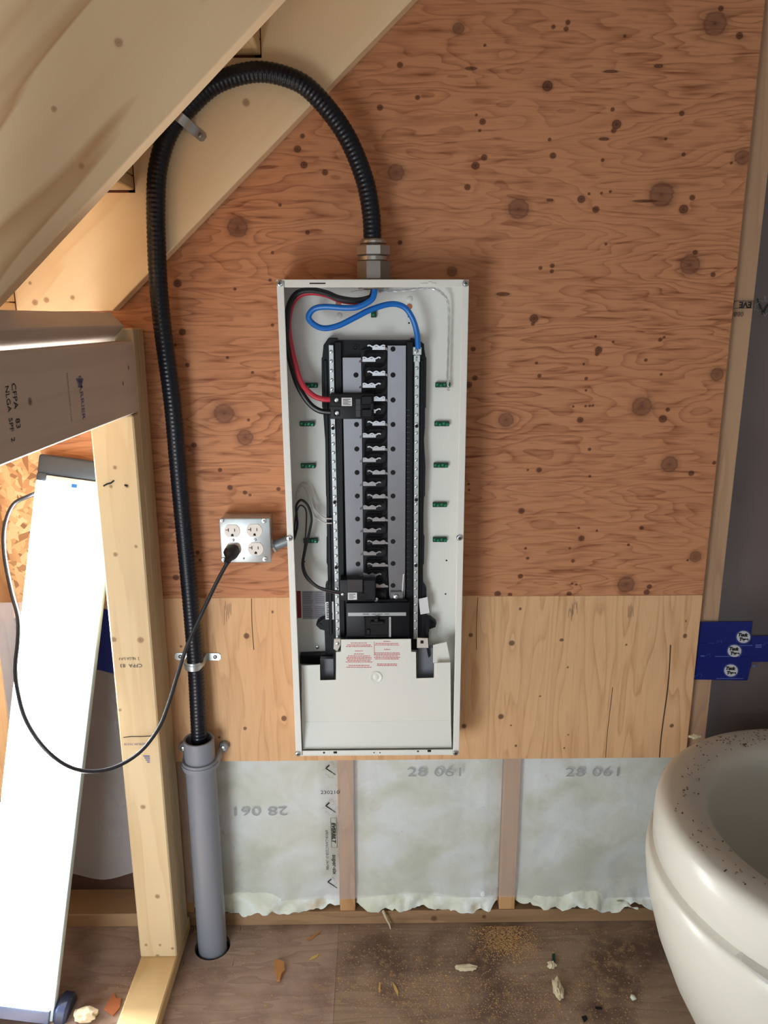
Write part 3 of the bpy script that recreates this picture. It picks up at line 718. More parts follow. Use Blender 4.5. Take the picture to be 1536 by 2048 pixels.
# ------------------------------------------------------------------ breaker panel
pan_o = (0.0, 0.0, 0.5512)
panel = thing('breaker_panel', 'open white breaker panel with black bus board, mounted on plywood', 'electrical panel', pan_o)
YFR = -0.1
def fp(px, py, y=YFR): return on_plane(px, py, y)
cTL, cTR, cBL, cBR = fp(553,559), fp(938,559), fp(592,1512), fp(918,1510)
def wall_prism(mbx, a, b, inward, th, y0, y1):
    a, b = Vector(a), Vector(b); n = Vector(inward)*th
    mbx.hexa([(a.x,y0,a.z),(b.x,y0,b.z),(b.x+n.x,y0,b.z+n.z),(a.x+n.x,y0,a.z+n.z),(a.x,y1,a.z),(b.x,y1,b.z),(b.x+n.x,y1,b.z+n.z),(a.x+n.x,y1,a.z+n.z)])
mb = MB()
wall_prism(mb, cBL, cTL, (1,0,0), 0.0018, YFR+0.0005, -0.0005); wall_prism(mb, cBR, cTR, (-1,0,0), 0.0018, YFR+0.0005, -0.0005)
wall_prism(mb, cTL, cTR, (0,0,-1), 0.0018, YFR+0.0005, -0.0005); wall_prism(mb, cBL, cBR, (0,0,1), 0.0018, YFR+0.0005, -0.0005)
mb.hexa([(p.x, -0.003, p.z) for p in (cBL, cBR, cTR, cTL)]+[(p.x, -0.0005, p.z) for p in (cBL, cBR, cTR, cTL)])
encl = mb.build('enclosure', M_white, panel, smooth=False)
fw = 0.0135
mb = MB(); mb.hexa([(cBL.x,YFR,cBL.z),(cBL.x+fw,YFR,cBL.z),(cTL.x+fw,YFR,cTL.z),(cTL.x,YFR,cTL.z),(cBL.x,YFR+.002,cBL.z),(cBL.x+fw,YFR+.002,cBL.z),(cTL.x+fw,YFR+.002,cTL.z),(cTL.x,YFR+.002,cTL.z)], 0.0008)
mb.build('flange', M_white, encl)
mb = MB(); mb.hexa([(cBR.x-fw,YFR,cBR.z),(cBR.x,YFR,cBR.z),(cTR.x,YFR,cTR.z),(cTR.x-fw,YFR,cTR.z),(cBR.x-fw,YFR+.002,cBR.z),(cBR.x,YFR+.002,cBR.z),(cTR.x,YFR+.002,cTR.z),(cTR.x-fw,YFR+.002,cTR.z)], 0.0008)
mb.build('flange', M_white, encl)
MB().box(cTL.x+fw+0.001, cTR.x-fw, YFR, YFR+0.002, cTL.z-0.0145, cTL.z, 0.0008).build('flange', M_white, encl)
MB().box(cBL.x+fw+0.001, cBR.x-fw, YFR+0.001, YFR+0.003, cBL.z, cBL.z+0.012, 0.0008).build('flange', M_white, encl)
mb = MB(); mb.pbox(619,565.5,651,568,YFR-.0002,YFR); mb.build('slot', M_dark, encl)
mb = MB(); mb.pbox(840,566,872,570,YFR-.0012,YFR, 0.0005); mb.pbox(856,563,864,567,YFR-.0014,YFR,0.0005); mb.build('tab', M_white, encl)
for a in ((646,1504,650,1507),(667,1503,674,1507),(834,1501.5,838,1504),(855,1500,862,1504)): MB().pbox(*a, YFR+.0005, YFR+.0012).build('slot', M_dark, encl)
for px in (748, 760): MB().lathe(fp(px,1505.5,YFR+.0005), (0,1,0), [(0.0014,0),(0.0014,0.0004)], 10).build('hole', M_dark, encl)
def screw_mb(p, r, h, axis=(0,-1,0), slot=True):
    m = MB(); m.lathe(p, axis, [(r,0),(r,h*.4),(r*.8,h*.85),(r*.4,h)], 14)
    return m
def cross(p, r, par, h, mat=None):
    m = MB(); p = Vector(p)
    m.box(p.x-r*.55,p.x+r*.55,p.y-h-0.0002,p.y-h+.0003,p.z-r*.12,p.z+r*.12); m.box(p.x-r*.12,p.x+r*.12,p.y-h-0.0002,p.y-h+.0003,p.z-r*.55,p.z+r*.55)
    m.build('screw_recess', mat or M_dark, par)
def fit_screw(px, py, y, r, h, par, name='screw', mat=None, rec=True):
    p = on_plane(px, py, y); s = screw_mb(p, r, h).build(name, mat or M_screw, par)
    return s, p
for px, py in ((560,567),(931,567),(596,1507),(911,1505),(579,1076),(919,1075)):
    s, p = fit_screw(px, py, YFR, 0.0066, 0.0045, panel); cross(p, 0.0066, s, 0.0045)

# knock marks and mounting holes of the back sheet
for px, py, r in ((678,632,.006),(819,599,.006)): MB().lathe(on_plane(px,py,-0.0032), (0,-1,0), [(r,0),(r,.002),(r*.6,.0032)], 16).build('mounting_stud', M_white, encl)
for px, py, r in ((819,613,.006),(677,607,.006)): MB().lathe(on_plane(px,py,-0.0032), (0,-1,0), [(r,0),(r,.0003)], 16).build('keyhole', plain('plywood_seen_through', srgb(176,112,84), .8), encl)
for px, py in ((818,646),(893,1121),(891,1188),(609,1123),(817,633)): MB().lathe(on_plane(px,py,-0.0032), (0,-1,0), [(.0019,0),(.0019,.0003)], 12).build('hole', M_dark, encl)

# black plastic base
YB = -0.026
R_ = lambda pts, y: [on_plane(a, b, y) for a, b in pts]
outl = [(657,676),(674,676),(675,681),(821,681),(822,676),(834,677),(848,688),(850,714),(853,716),(852,815),(849,818),(850,850),(849,853),(848,880),(851,935),(850,992),(847,995),(847,1028),(846,1072),(849,1074),(848,1128),(845,1132),(845,1165),(853,1178),(853,1236),(862,1238),(873,1247),(871,1255),(858,1258),(855,1280),(852,1300),(668,1300),(662,1330),(600,1328),(600,1312),(652,1310),(650,1260),(640,1259),(632,1251),(634,1246),(642,1240),(651,1238),(651,1205),(651,1170),(657,1165),(656,1130),(653,1125),(653,1075),(655,1072),(653,1030),(655,996),(652,992),(651,935),(651,890),(648,850),(647,818),(644,813),(643,716),(646,712),(647,690)]
base = MB().prism(R_(outl, YB), (0, 0.021, 0), 0.0012).build('bus_board', M_black, panel, smooth=False)
# raised rails beside the neutral bars
for x0a, x0b, x1a, x1b in ((669,683,677,690),(813,826,812,826)):
    a, b, c, d = on_plane(x0a,684,YB-.012), on_plane(x0b,684,YB-.012), on_plane(x1b,1275,YB-.012), on_plane(x1a,1275,YB-.012)
    MB().prism([d,c,b,a], (0,0.013,0), 0.0012).build('rail', M_black, base)
for top, bot in ((647,655),(840,838)):
    a, b = on_plane(top,720,YB-.004), on_plane(bot,1270,YB-.004)
    m = MB(); m.hexa([(a.x,YB-.004,b.z),(a.x+.007,YB-.004,b.z),(a.x+.007,YB-.004,a.z),(a.x,YB-.004,a.z),(a.x,YB,b.z),(a.x+.007,YB,b.z),(a.x+.007,YB,a.z),(a.x,YB,a.z)], .001)
    m.build('rib', M_black, base)
for px,py in ((640,1250),(865,1248)): MB().lathe(on_plane(px,py,YB-.0003),(0,-1,0),[(.004,0),(.004,.0015),(.002,.0015)],14).build('boss', M_black2, base)
MB().lathe(on_plane(711,695,YB-.0002),(0,-1,0),[(.007,0),(.007,.002),(.004,.002),(.003,.0005)],18).build('boss', M_black2, base)
mb = MB()
for i in range(36):
    for dx in (0, 3.2):
        mb.lathe(on_plane(814.5+dx, 820+i*11.3, YB-.0123),(0,-1,0),[(.0006,0),(.0006,.0003)],6)
mb.build('pin_holes', M_tin, base, kind='stuff')

# bus bars
YBUS = -0.040
bus = MB()
bus.prism(R_([(685,715),(722,715),(724,790),(724,850),(726,1000),(728,1150),(693,1154),(690,1000),(687,850)], YBUS), (0,.003,0), .0004)
bl_ = bus.build('bus_bar', M_tin, panel, smooth=False)
br_ = MB().prism(R_([(775,691),(812,691),(811,900),(810,1180),(809,1210),(779,1210),(776,1120),(775,900)], YBUS), (0,.003,0), .0004).build('bus_bar', M_tin, panel, smooth=False)
for px, pys in ((712,(750,849,898,945,992,1038,1083,1128)),(786,(698,750,800,849,898,945,992,1037,1083,1127,1171))):
    for i, py in enumerate(pys):
        dx = (py-750)/380*4 if px == 712 else 0
        MB().lathe(on_plane(px+dx,py,YBUS-.0001),(0,-1,0),[(.0052,0),(.0052,.0008),(.0036,.0012)],16).build('bus_screw', M_dark, bl_ if px == 712 else br_)
# wavy stabs alternating between the two bars
def stab(px0, px1, py, side, par):
    z0 = YBUS-.009
    x0, x1 = on_plane(px0,py,z0), on_plane(px1,py,z0); L = x1.x-x0.x
    mb = MB(); n = 12; top = []; 
    for i in range(n+1):
        t = i/n; w = 0.0016*math.sin(t*PI*5.0)
        top.append(Vector((x0.x+L*t, z0, x0.z+w)))
    mb.ribbon(top, (0,-1,0), 0.0028, 0.008)
    a, b = (0.0, 0.72) if side == 'L' else (0.28, 1.0)
    mb.box(x0.x+L*a, x0.x+L*b, z0+.0005, z0+.003, x0.z-.0075, x0.z-.0015)
    xx = x0.x if side == 'L' else x1.x; s = -1 if side == 'L' else 1
    mb.hexa([(xx-.001,z0+.002,x0.z-.007),(xx+s*.007,YBUS-.001,x0.z-.010),(xx+s*.007,YBUS-.001,x0.z-.006),(xx,z0+.002,x0.z-.002),(xx-.001,z0+.004,x0.z-.007),(xx+s*.007,YBUS+.001,x0.z-.010),(xx+s*.007,YBUS+.001,x0.z-.006),(xx,z0+.004,x0.z-.002)])
    mb.build('stab', M_stab, par)
for py in (692,744,795,844,894,942,990,1036,1082,1127,1169): stab(735, 770, py, 'R', br_)
for py in (716,768,819,868,917,965,1012,1058,1104,1148): stab(725+(py-716)/200, 761+(py-716)/300, py, 'L', bl_)
# serpentine barrier between the stabs
mb = MB(); Z0 = YBUS-.002
rows = (692,716,744,768,795,819,844,868,894,917,942,965,990,1012,1036,1058,1082,1104,1127,1148,1169,1192)
for off_ in (0, 5):
    pts = []
    for i, py in enumerate(rows):
        k = (py-692)/500*3
        if i % 2 == 0: pts += [(728+k, py+13), (738+k, py+9), (760, py+9), (770, py+13)]
        else: pts += [(770, py+4), (762, py+13), (738+k, py+13), (728+k, py+17)]
    P = spline([on_plane(a+(1 if off_ == 0 else 0), b+off_, Z0-.004) for a, b in pts], 3)
    mb.tube(P, 0.0016, 6)
mb.build('serpentine_barrier', M_black, base)
mb = MB(); mb.prism(R_([(722,700),(775,691),(775,1205),(727,1205)], YBUS-.0005), (0,.012,0)); mb.build('insulator', M_black, base, smooth=False)

# neutral bars with rows of screws
def neutral(xa, ya, xb, yb, nsc, dark):
    y = YB-.014; a, b = on_plane(xa,ya,y), on_plane(xb,yb,y); w = .0048
    m = MB(); m.hexa([(b.x-w,y,b.z),(b.x+w,y,b.z),(a.x+w,y,a.z),(a.x-w,y,a.z),(b.x-w,YB,b.z),(b.x+w,YB,b.z),(a.x+w,YB,a.z),(a.x-w,YB,a.z)], .0006)
    bar = m.build('neutral_bar', M_zinc, panel, smooth=False); s0 = None
    for i in range(nsc):
        t = (i+.7)/nsc; p = a.lerp(b, t); p.y = y
        if s0 is None:
            s0 = screw_mb(p, .0034, .0022).build('terminal_screw', M_screw, bar); pp = p
            q = MB(); q.box(p.x-.0028,p.x+.0028,p.y-.0024,p.y-.002,p.z-.0005,p.z+.0005)
        else: copy_part(s0, p-pp, bar)
    for py in dark:
        t = (py-ya)/(yb-ya); p = a.lerp(b, t); MB().lathe((p.x, y-.0026, p.z),(0,-1,0),[(.0036,0),(.0036,.0006)],12).build('hole', M_dark, bar)
    return bar
neutral(662,690,676,1278,34,(845,990,1124))
neutral(834,704,831,1278,33,(842,986,1120))
lug = MB().pbox(826,694,843,710,YB-.026,YB-.006,.001).build('neutral_lug', M_zinc, panel)
s, p = fit_screw(833,702,YB-.026,.0045,.003,lug); MB().box(p.x-.003,p.x+.003,p.y-.0033,p.y-.0029,p.z-.0005,p.z+.0005).build('slot', M_dark, lug)
mb = MB(); mb.pbox(827.5,711,832,724,YB-.02,YB-.01,.0005); mb.pbox(835,711,840,724,YB-.02,YB-.01,.0005); mb.build('lug_fork', M_zinc, lug)

# green ground bars
gb0 = None
for px, py in ((886,770),(884,848),(882,931),(880,1010),(880,1080),(620,771),(614,848),(616,932),(621,1082)):
    p = on_plane(px, py, -0.012)
    if gb0 is None:
        gb0 = MB().box(p.x-.0155,p.x+.0155,p.y,-.0032,p.z-.005,p.z+.005,.0008).build('ground_bar', M_greend, panel); gp = p
        for i in range(4):
            q = Vector((p.x-.0115+i*.0077, p.y, p.z+(-.001 if i%2 else .0008)))
            screw_mb(q, .0035, .002).build('ground_screw', M_green, gb0)
    else: copy_part(gb0, p-gp, panel)
m = MB().pbox(742,622,753,635,-.010,-.0032,.0006).build('ground_bar', M_greend, panel); fit_screw(747,629,-.010,.0034,.002,m,'ground_screw',M_green)

# main breaker at the bottom of the bus
mbk = MB().pbox(692,1206,818,1283,-0.062,YB,.002,2).build('main_breaker', M_black, panel)
m = MB(); m.pbox(690,1200,815,1214,-0.054,YB,.0015); m.build('terminal_cover', M_black2, mbk)
MB().pbox(696,1225.5,812,1231.5,-0.0626,-.062).build('name_strip', M_zinc, mbk)
text('SERIES   100A  MAX   240V', .0042, M_ink, 752, 1228.5, -.0629, mbk, sx=1.2)
mb = MB()
for a in ((728,1234,783,1237),(728,1271,783,1274),(728,1234,731,1274),(776,1234,783,1274)): mb.pbox(*a,-.0645,-.0615,.0008)
mb.build('toggle_frame', M_black2, mbk)
MB().pbox(731,1237,776,1271,-.0624,-.0618).build('toggle_recess', M_dark, mbk)
mb = MB(); mb.pbox(740,1243,768,1250,-.070,-.062,.002); mb.pbox(748,1236,757,1245,-.074,-.062,.002); mb.pbox(733,1259,740,1270,-.066,-.062,.001); mb.build('toggle', M_black2, mbk)
MB().pbox(778,1234,782,1274,-.0648,-.0645).build('indicator_strip', M_zinc, mbk)
for px, py, r in ((727,1219.5,.003),(777,1219.5,.003),(752,1199,.005)):
    fit_screw(px,py,-.0545,r,.0025,mbk)
plate = MB().pbox(780,1184,806,1205,-.047,-.041,.0006).build('terminal_plate', M_tin, panel)
fit_screw(792,1193,-.047,.006,.005,plate)
mb = MB(); mb.tube([on_plane(a,b,-.043) for a,b in ((808,1148),(807,1150),(806,1165),(804,1200))], .0016, 6); mb.build('hook', M_paper, panel)

# two pole breaker at the top left, single breaker above the main
def breaker(px0,py0,px1,py1,yf,poles,label):
    b = MB().pbox(px0,py0,px1,py1,yf,YB-.013,.0015,2).build('branch_breaker', M_black2, panel, label=label)
    return b
b1 = breaker(660,788,748,838,-.074,2,'two pole black breaker with white sticker')
mb = MB(); mb.pbox(660,811.5,747,813.5,-.0743,-.0738); mb.build('pole_seam', M_dark, b1)
mb = MB(); mb.pbox(722,792,745,810,-.079,-.074,.002); mb.pbox(722,818,745,835,-.079,-.074,.002); mb.pbox(740,806,747,820,-.081,-.074,.001); mb.build('handle', M_black, b1)
mb = MB(); mb.pbox(711.5,798,721,810,-.0748,-.074,.0006); mb.pbox(711.5,821,721,834,-.0748,-.074,.0006); mb.pbox(711.5,810,721,821,-.0746,-.074,.0004); mb.build('rating_plate', plain('grey_print', srgb(62,64,72), .6), b1)
MB().pbox(683,795.5,704,812,-.0746,-.074).build('sticker', M_paper, b1)
mb = MB()
for i in range(5): mb.pbox(686,798+i*2.6,701-(i%2)*4,799+i*2.6,-.0749,-.0746)
mb.build('fine_print', M_ink, b1, kind='stuff')
for px, py in ((673,800),(674,826)):
    m = MB().pbox(px-6,py-6.5,px+6,py+6.5,-.0747,-.074,.0004).build('terminal_recess', M_dark, b1)
    p = on_plane(px,py,-.0747); s = screw_mb(p,.0044,.002).build('terminal_screw', M_screw, b1)
b2 = breaker(679,1160,752,1202,-.070,1,'lower black breaker with white sticker, fed by two thin wires')
mb = MB(); mb.pbox(694,1159,726,1184,-.074,-.070,.001); mb.build('raised_block', plain('dark_brown_plastic', srgb(44,36,38), .5), b2)
mb = MB(); mb.pbox(727,1160,751,1200,-.078,-.070,.0015); mb.build('handle', M_black, b2)
mb = MB(); mb.pbox(722,1187,736,1199,-.0785,-.078); mb.build('switch_recess', M_dark, b2)
MB().pbox(695.5,1185.5,714,1199.5,-.0706,-.070).build('sticker', M_paper, b2)
mb = MB()
for i in range(4): mb.pbox(698,1188+i*2.8,711-(i%2)*4,1189+i*2.8,-.0709,-.0706)
mb.build('fine_print', M_ink, b2, kind='stuff')
fit_screw(685.5,1188.5,-.0705,.0035,.002,b2,'terminal_screw')

# white barrier plate below the main breaker
YC = -0.072
pl = [(603,1444),(603,1331),(640,1329.5),(640,1361),(672,1360),(672,1304),(682,1304),(682,1279),(822,1278),(822,1304),(832,1304),(832,1357),(868,1356),(868,1326),(901,1325),(902,1441)]
cov = MB().prism(R_(pl[::-1], YC), (0,.0015,0), .0004).build('cover_plate', M_white, panel, smooth=False)
a = [on_plane(603,1444,YC), on_plane(902,1441,YC), on_plane(903.5,1496,-.088), on_plane(606,1499,-.088)]
MB().prism(a[::-1], (0,.0015,0), .0004).build('bent_apron', M_white, cov, smooth=False)
MB().lathe(on_plane(752,1354,YC-.0002),(0,-1,0),[(.0145,0),(.0125,.0022),(.007,.0008),(.0045,.0018),(.001,.002)],28).build('dimple', M_white, cov)
mb = MB()
for c0_, rowsx in ((718,((1286,33),(1290,48),(1293,52),(1302,16),(1308,20),(1312,44),(1315,50),(1318,50),(1321,46),(1324,53),(1331,42),(1334.5,50))),(774,((1283,14),(1287,46),(1290,48),(1299,12),(1306,50),(1309,52),(1312,46),(1315,52),(1318,48),(1328,40),(1331,40)))):
    for py, hw in rowsx:
        x0 = c0_-hw/2; 
        if 12 >= hw or hw in (16,14): pass
        x = x0+(0 if c0_ > 740 else 0)
        while x < x0+hw:
            w = random.uniform(2,6); mb.pbox(x,py-.6,min(x+w,x0+hw),py+.7,YC-.0003,YC); x += w+.8
mb.build('fine_print', M_inkred, cov, kind='stuff')
mb = MB(); mb.box(on_plane(748,1283,YC).x, on_plane(749,1283,YC).x, YC-.0002, YC, on_plane(748,1312,YC).z, on_plane(748,1283,YC).z); mb.build('divider_line', M_inkred, cov)
for poly, sc in (([(668,1278),(681,1278),(681,1290),(675,1303),(667,1298)],(675,1287)),([(834,1276),(856,1277),(857,1296),(834,1296)],None)):
    br = MB().prism(R_(poly[::-1], YC+.008), (0,.003,0), .0004).build('bracket', plain('bracket_cream', srgb(206,198,190), .4), panel, smooth=False)
    if sc: fit_screw(*sc, YC+.008,.004,.003,br)
    else: MB().pbox(841,1281,847,1287,YC+.0076,YC+.008).build('hole', M_dark, br)
fit_screw(869,1291,-.05,.0042,.004,panel); fit_screw(635,1294,-.0032,.0045,.003,panel)
# left and right deep side walls behind the cut-outs
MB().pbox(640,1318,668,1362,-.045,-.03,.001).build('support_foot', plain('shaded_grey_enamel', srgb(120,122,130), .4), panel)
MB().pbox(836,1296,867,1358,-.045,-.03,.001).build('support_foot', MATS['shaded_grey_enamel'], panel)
MB().prism(R_([(866,1326),(866,1290),(893,1284),(896,1300),(901,1325)],-.055)[::-1],(0,.0015,0)).build('side_tab', M_white, panel, smooth=False)
mb = MB(); mb.prism(R_([(852,1240),(857,1240),(858,1290),(861,1312),(857,1316),(852,1290)],-.05)[::-1],(0,.004,0)); mb.build('latch_arm', M_black, base, smooth=False)
# stickers
MB().pbox(593,1182,603,1236,-.0036,-.0032).build('warning_label', M_redlab, panel)
lb = MB().pbox(603.5,1182,651,1238,-.0035,-.0032).build('information_label', M_label, panel)
mb = MB()
for cx in (606, 630):
    for i in range(13):
        if i == 6: continue
        mb.pbox(cx,1185+i*4,cx+random.uniform(15,20),1186.3+i*4,-.0037,-.0035)
mb.build('fine_print', plain('label_print', srgb(120,118,128), .7), lb, kind='stuff')
lb2 = MB().prism(R_([(650,1204),(667,1203),(668,1239),(651,1239)][::-1], YB-.0016),(0,.0004,0)).build('part_label', M_paper, panel, smooth=False)
mb = MB()
for i in range(9): mb.pbox(653,1207+i*3.4,656.5+(i%3),1208.6+i*3.4,YB-.002,YB-.0016)
for i in range(5): mb.pbox(661,1206+i*3,664,1207.4+i*3,YB-.002,YB-.0016)
mb.pbox(660,1226,665,1231,YB-.002,YB-.0016); mb.pbox(660,1232.5,665,1237,YB-.002,YB-.0016)
mb.build('fine_print', M_ink, lb2, kind='stuff')
MB().prism(R_([(837,1198),(855,1194),(859,1226),(841,1229)][::-1], YB-.0075),(0,.0005,0)).build('paper_tag', M_paper, panel, smooth=False)

# ------------------------------------------------------------------ armoured cable, its fittings, and the wires in the panel
def wire(name, pts, r, mat, parent=None, seg=10, n=8, **pr):
    return MB().tube(path(pts, n), r, seg).build(name, mat, parent, **pr)
cable = thing('armoured_cable', 'thick black corrugated cable arching from grey pipe to top of white panel', 'cable', (-0.40, -0.045, 0.5))
cp = path([(401,1560,-.047),(398.5,1480,-.046),(391,1330,-.040),(380,1190,-.042),(366,1040,-.042),(356,930,-.044),(345,805,-.046),(323.5,641,-.052),(314.5,527,-.060),(312,387,-.063),(320,316,-.0635),
           (342,257,-.0635),(380,211,-.0635),(433,166,-.0635),(510,144,-.0635),(577,155,-.063),(627,186,-.061),(688,263,-.058),(727,352,-.054),(742,425,-.052),(745.5,492,-.051)], 10)
# resample evenly and rib the jacket
cum = [0]
for a, b in zip(cp, cp[1:]): cum.append(cum[-1]+(b-a).length)
N = int(cum[-1]/0.0021); P2 = []; k = 0
for i in range(N+1):
    d = cum[-1]*i/N
    while k < len(cum)-2 and cum[k+1] < d: k += 1
    P2.append(cp[k].lerp(cp[k+1], (d-cum[k])/max(1e-9, cum[k+1]-cum[k])))
rad = [00.0176+0.00042*(1 if (i % 4) < 2 else -1) for i in range(N+1)]
MB().tube(P2, .0176, 20, radii=rad).build('jacket', M_jacket, cable, angle=60)
blk = wire('conductor', [(747,575,-.055),(745,590,-.060),(736,597,-.064),(710,601,-.066),(677,596,-.064),(651,585.6,-.06),(618.6,580,-.055),(592.5,588,-.05),(578,612,-.05),(574,644,-.05),(573,680,-.05),(580,720,-.05),(595,769,-.052),(616.6,804.5,-.055),(638,821,-.058),(664,825,-.06)], .0059, M_wblack, cable, label='black conductor')
red = wire('conductor', [(748,575,-.048),(743,592,-.050),(733,599,-.052),(708,604,-.053),(677,599,-.050),(651,589,-.046),(620,585,-.042),(597,592,-.040),(583,612,-.040),(577,646,-.042),(581,685,-.045),(590.6,728,-.05),(603,766,-.053),(625,790,-.058),(645,798,-.06),(664,799,-.06)], .0056, M_red, cable, label='red conductor')
blu = wire('conductor', [(750,575,-.070),(747.5,592,-.073),(740,602,-.074),(716,614,-.073),(690,616,-.070),(651,613.6,-.064),(628,618,-.06),(617,634,-.058),(628,649,-.058),(648.5,656.5,-.06),(677,651,-.062),(710,635,-.062),(742,619,-.061),(781,608,-.058),(808,614,-.055),(824,635,-.052),(833,662,-.050),(836,690,-.050),(836,698,-.050)], .0058, M_blue, cable, label='bright blue conductor')
gp_ = path([(757,583,-.045),(800,581,-.04),(840,577,-.036),(862,576,-.032),(884,586,-.026),(896.5,607,-.02),(898,651,-.0165),(897,706,-.0165),(895.5,761,-.018),(897,781,-.018)], 14)
for s_ in (0, 1):
    T = []
    for i, p in enumerate(gp_):
        t = (gp_[min(i+1,len(gp_)-1)]-gp_[max(i-1,0)]).normalized(); u = t.cross(Vector((0,1,0))).normalized(); a_ = i*0.55+PI*s_
        T.append(p+u*math.cos(a_)*.0014+Vector((0,1,0))*math.sin(a_)*.0014)
    if s_ == 0: mbg = MB()
    mbg.tube(T, .0015, 6)
mbg.build('ground_wire', M_strand, cable, label='bare twisted ground wire')
rnd = random.Random(3); mbg = MB()
for i in range(11):
    x = 700+rnd.uniform(0,90); mbg.tube(path([(750+rnd.uniform(-8,8),572,-.05),(0.5*(x+750),577+rnd.uniform(0,3),-.052),(x,577+rnd.uniform(-1,9),-.045+rnd.uniform(-.01,.01))],4),.0008,5)
mbg.build('loose_strands', M_strand, cable, kind='stuff')
ax = on_plane(747, 557, -.052); zt = on_plane(747, 478, -.052).z
conn = thing('cable_connector', 'silver hexagonal cable connector on top of the white panel', 'connector', (ax.x, -.052, 1.566))
AX = Vector((ax.x, -.052, 0))
zz = lambda py: on_plane(747, py, -.052).z
m = MB(); m.lathe(AX, (0,0,1), [(.0245,zz(489)),(.0262,zz(487)),(.0262,zz(482)),(.0235,zz(478.5)),(.0188,zz(478)),(.0188,zz(490))], 32); m.build('dome_nut', M_nickel, conn)
m = MB(); m.lathe(AX, (0,0,1), [(.0300,zz(513)),(.0345,zz(510)),(.0345,zz(493)),(.030,zz(490))], 8, phase=PI/8); m.build('gland_nut', M_nickel, conn, angle=20)
m = MB(); m.lathe(AX, (0,0,1), [(.0295,zz(521)),(.0295,zz(513.4))], 32); m.build('washer_ring', M_nickel, conn)
m = MB(); m.lathe(AX, (0,0,1), [(.0335,cTL.z+.0006),(.0345,cTL.z+.003),(.0345,zz(524)),(.031,zz(521.4))], 8, phase=PI/8); m.build('body', plain('dull_cast_metal', srgb(140,134,126), .42, .9), conn, angle=20)
m = MB(); m.lathe(AX, (0,0,1), [(.026,cTL.z-.018),(.030,cTL.z-.016),(.030,cTL.z-.006),(.026,cTL.z-.0035)], 8); m.build('lock_nut', M_nickel, conn, angle=20)
# branch feed to the outlet box
MBW = thing('branch_wiring', 'thin black and brown wires curling from nipple to the lower breaker', 'wire', on_plane(600,1080,-.02))
wire('black_wire', [(585,1082,-.03),(590,1072,-.036),(594.6,1050,-.04),(593,1028,-.042),(593,1010,-.043),(603,1000,-.044),(617,1013,-.045),(623,1038,-.046),(619,1063,-.047),(611,1098,-.048),(606.5,1127,-.05),(614,1152,-.055),(634,1172,-.06),(659,1180,-.064),(682,1184,-.066)], .0026, M_cord, MBW, label='black wire')
wire('brown_wire', [(586,1080,-.026),(588,1068,-.028),(592,1030,-.03),(600,1011,-.031),(612,1021,-.032),(612,1058,-.034),(609,1095,-.04),(604,1130,-.046),(612,1156,-.053),(634,1175,-.058),(659,1184,-.061),(682,1188,-.064)], .0017, plain('brown_insulation', srgb(60,42,44), .4), MBW, label='thin brown wire')
MBW2 = thing('neutral_pigtail', 'pair of white wires looping into the left neutral bar', 'wire', on_plane(620,1000,-.02))
wire('white_wire', [(597,985,-.006),(599,972,-.008),(608,966,-.012),(621,980,-.018),(628,1010,-.024),(638,1028,-.03),(650,1036,-.034),(664,1037.5,-.036)], .0016, M_wwhite, MBW2)
wire('white_wire', [(592,1000,-.006),(595,980,-.007),(604,972,-.011),(615,987,-.016),(622,1015,-.022),(632,1034,-.028),(648,1045,-.032),(664,1046.5,-.036)], .0016, M_wwhite, MBW2)

# ------------------------------------------------------------------ outlet box and its nipple
bo = on_plane(490,1125,-.055); outlet = thing('outlet_box', 'square steel outlet box with four ivory receptacles on the plywood', 'outlet', (bo.x, -.001, bo.z))
a, c = on_plane(438,1037,-.055), on_plane(543,1125,-.055)
MB().box(a.x+.002,c.x-.002,-.053,-.0008,c.z+.002,a.z-.001,.003,2).build('box_body', M_zinc, outlet)
for i,x in enumerate((a.x+.03,a.x+.055,a.x+.08)): MB().lathe((x,-.026,a.z-.0009),(0,0,1),[(.010,0),(.010,.0008),(.0085,.0008)],18).build('knockout', M_zinc, outlet)
faceplate = MB().box(a.x,c.x,-.0555,-.0525,c.z,a.z,.0025,2).build('faceplate', M_zinc, outlet)
r0 = None
def recept(px, py):
    p = on_plane(px,py,-.0556); m = MB(); pts = []
    for i in range(32):
        t = 2*PI*i/32; x = .0165*math.cos(t); z = max(-.0137,min(.0137,.0165*math.sin(t))); pts.append((p.x+x,p.y-.0015,p.z+z))
    r = m.prism(pts[::-1],(0,.003,0),.0006).build('receptacle', M_ivory, outlet)
    y = p.y-.0016
    s = MB(); s.box(p.x-.0085,p.x-.0069,y-.0002,y+.0004,p.z-.0015,p.z+.0065); s.box(p.x-.0135,p.x-.0085,y-.0002,y+.0004,p.z+.0018,p.z+.0033); s.box(p.x+.0045,p.x+.0061,y-.0002,y+.0004,p.z-.001,p.z+.0055)
    s.build('blade_slot', M_dark, r)
    pts = [(p.x+.0026*math.cos(PI*i/8), y-.0002, p.z-.0085+.0028*math.sin(PI*i/8)) for i in range(9)]+[(p.x-.0026,y-.0002,p.z-.0112),(p.x+.0026,y-.0002,p.z-.0112)]
    MB().prism(pts[::-1],(0,.0005,0)).build('ground_slot', M_dark, r)
    return r, p
r0, rp = recept(464.5,1062)
for px, py in ((509,1061),(467,1098),(511.5,1097.5)): copy_part(r0, on_plane(px,py,-.0556)-rp, outlet)
for px, py, r in ((444,1041,.0048),(528,1041,.006),(447,1119,.005),(530,1118,.006),(466.5,1080,.0032),(510.5,1079.5,.0032),(487.5,1117,.002)):
    s, p = fit_screw(px,py,-.0556,r,.0028,outlet); cross(p, r*.8, s, .0028)
nip = thing('conduit_nipple', 'short grey nipple between the outlet box and the white panel', 'fitting', on_plane(555,1085,-.03))
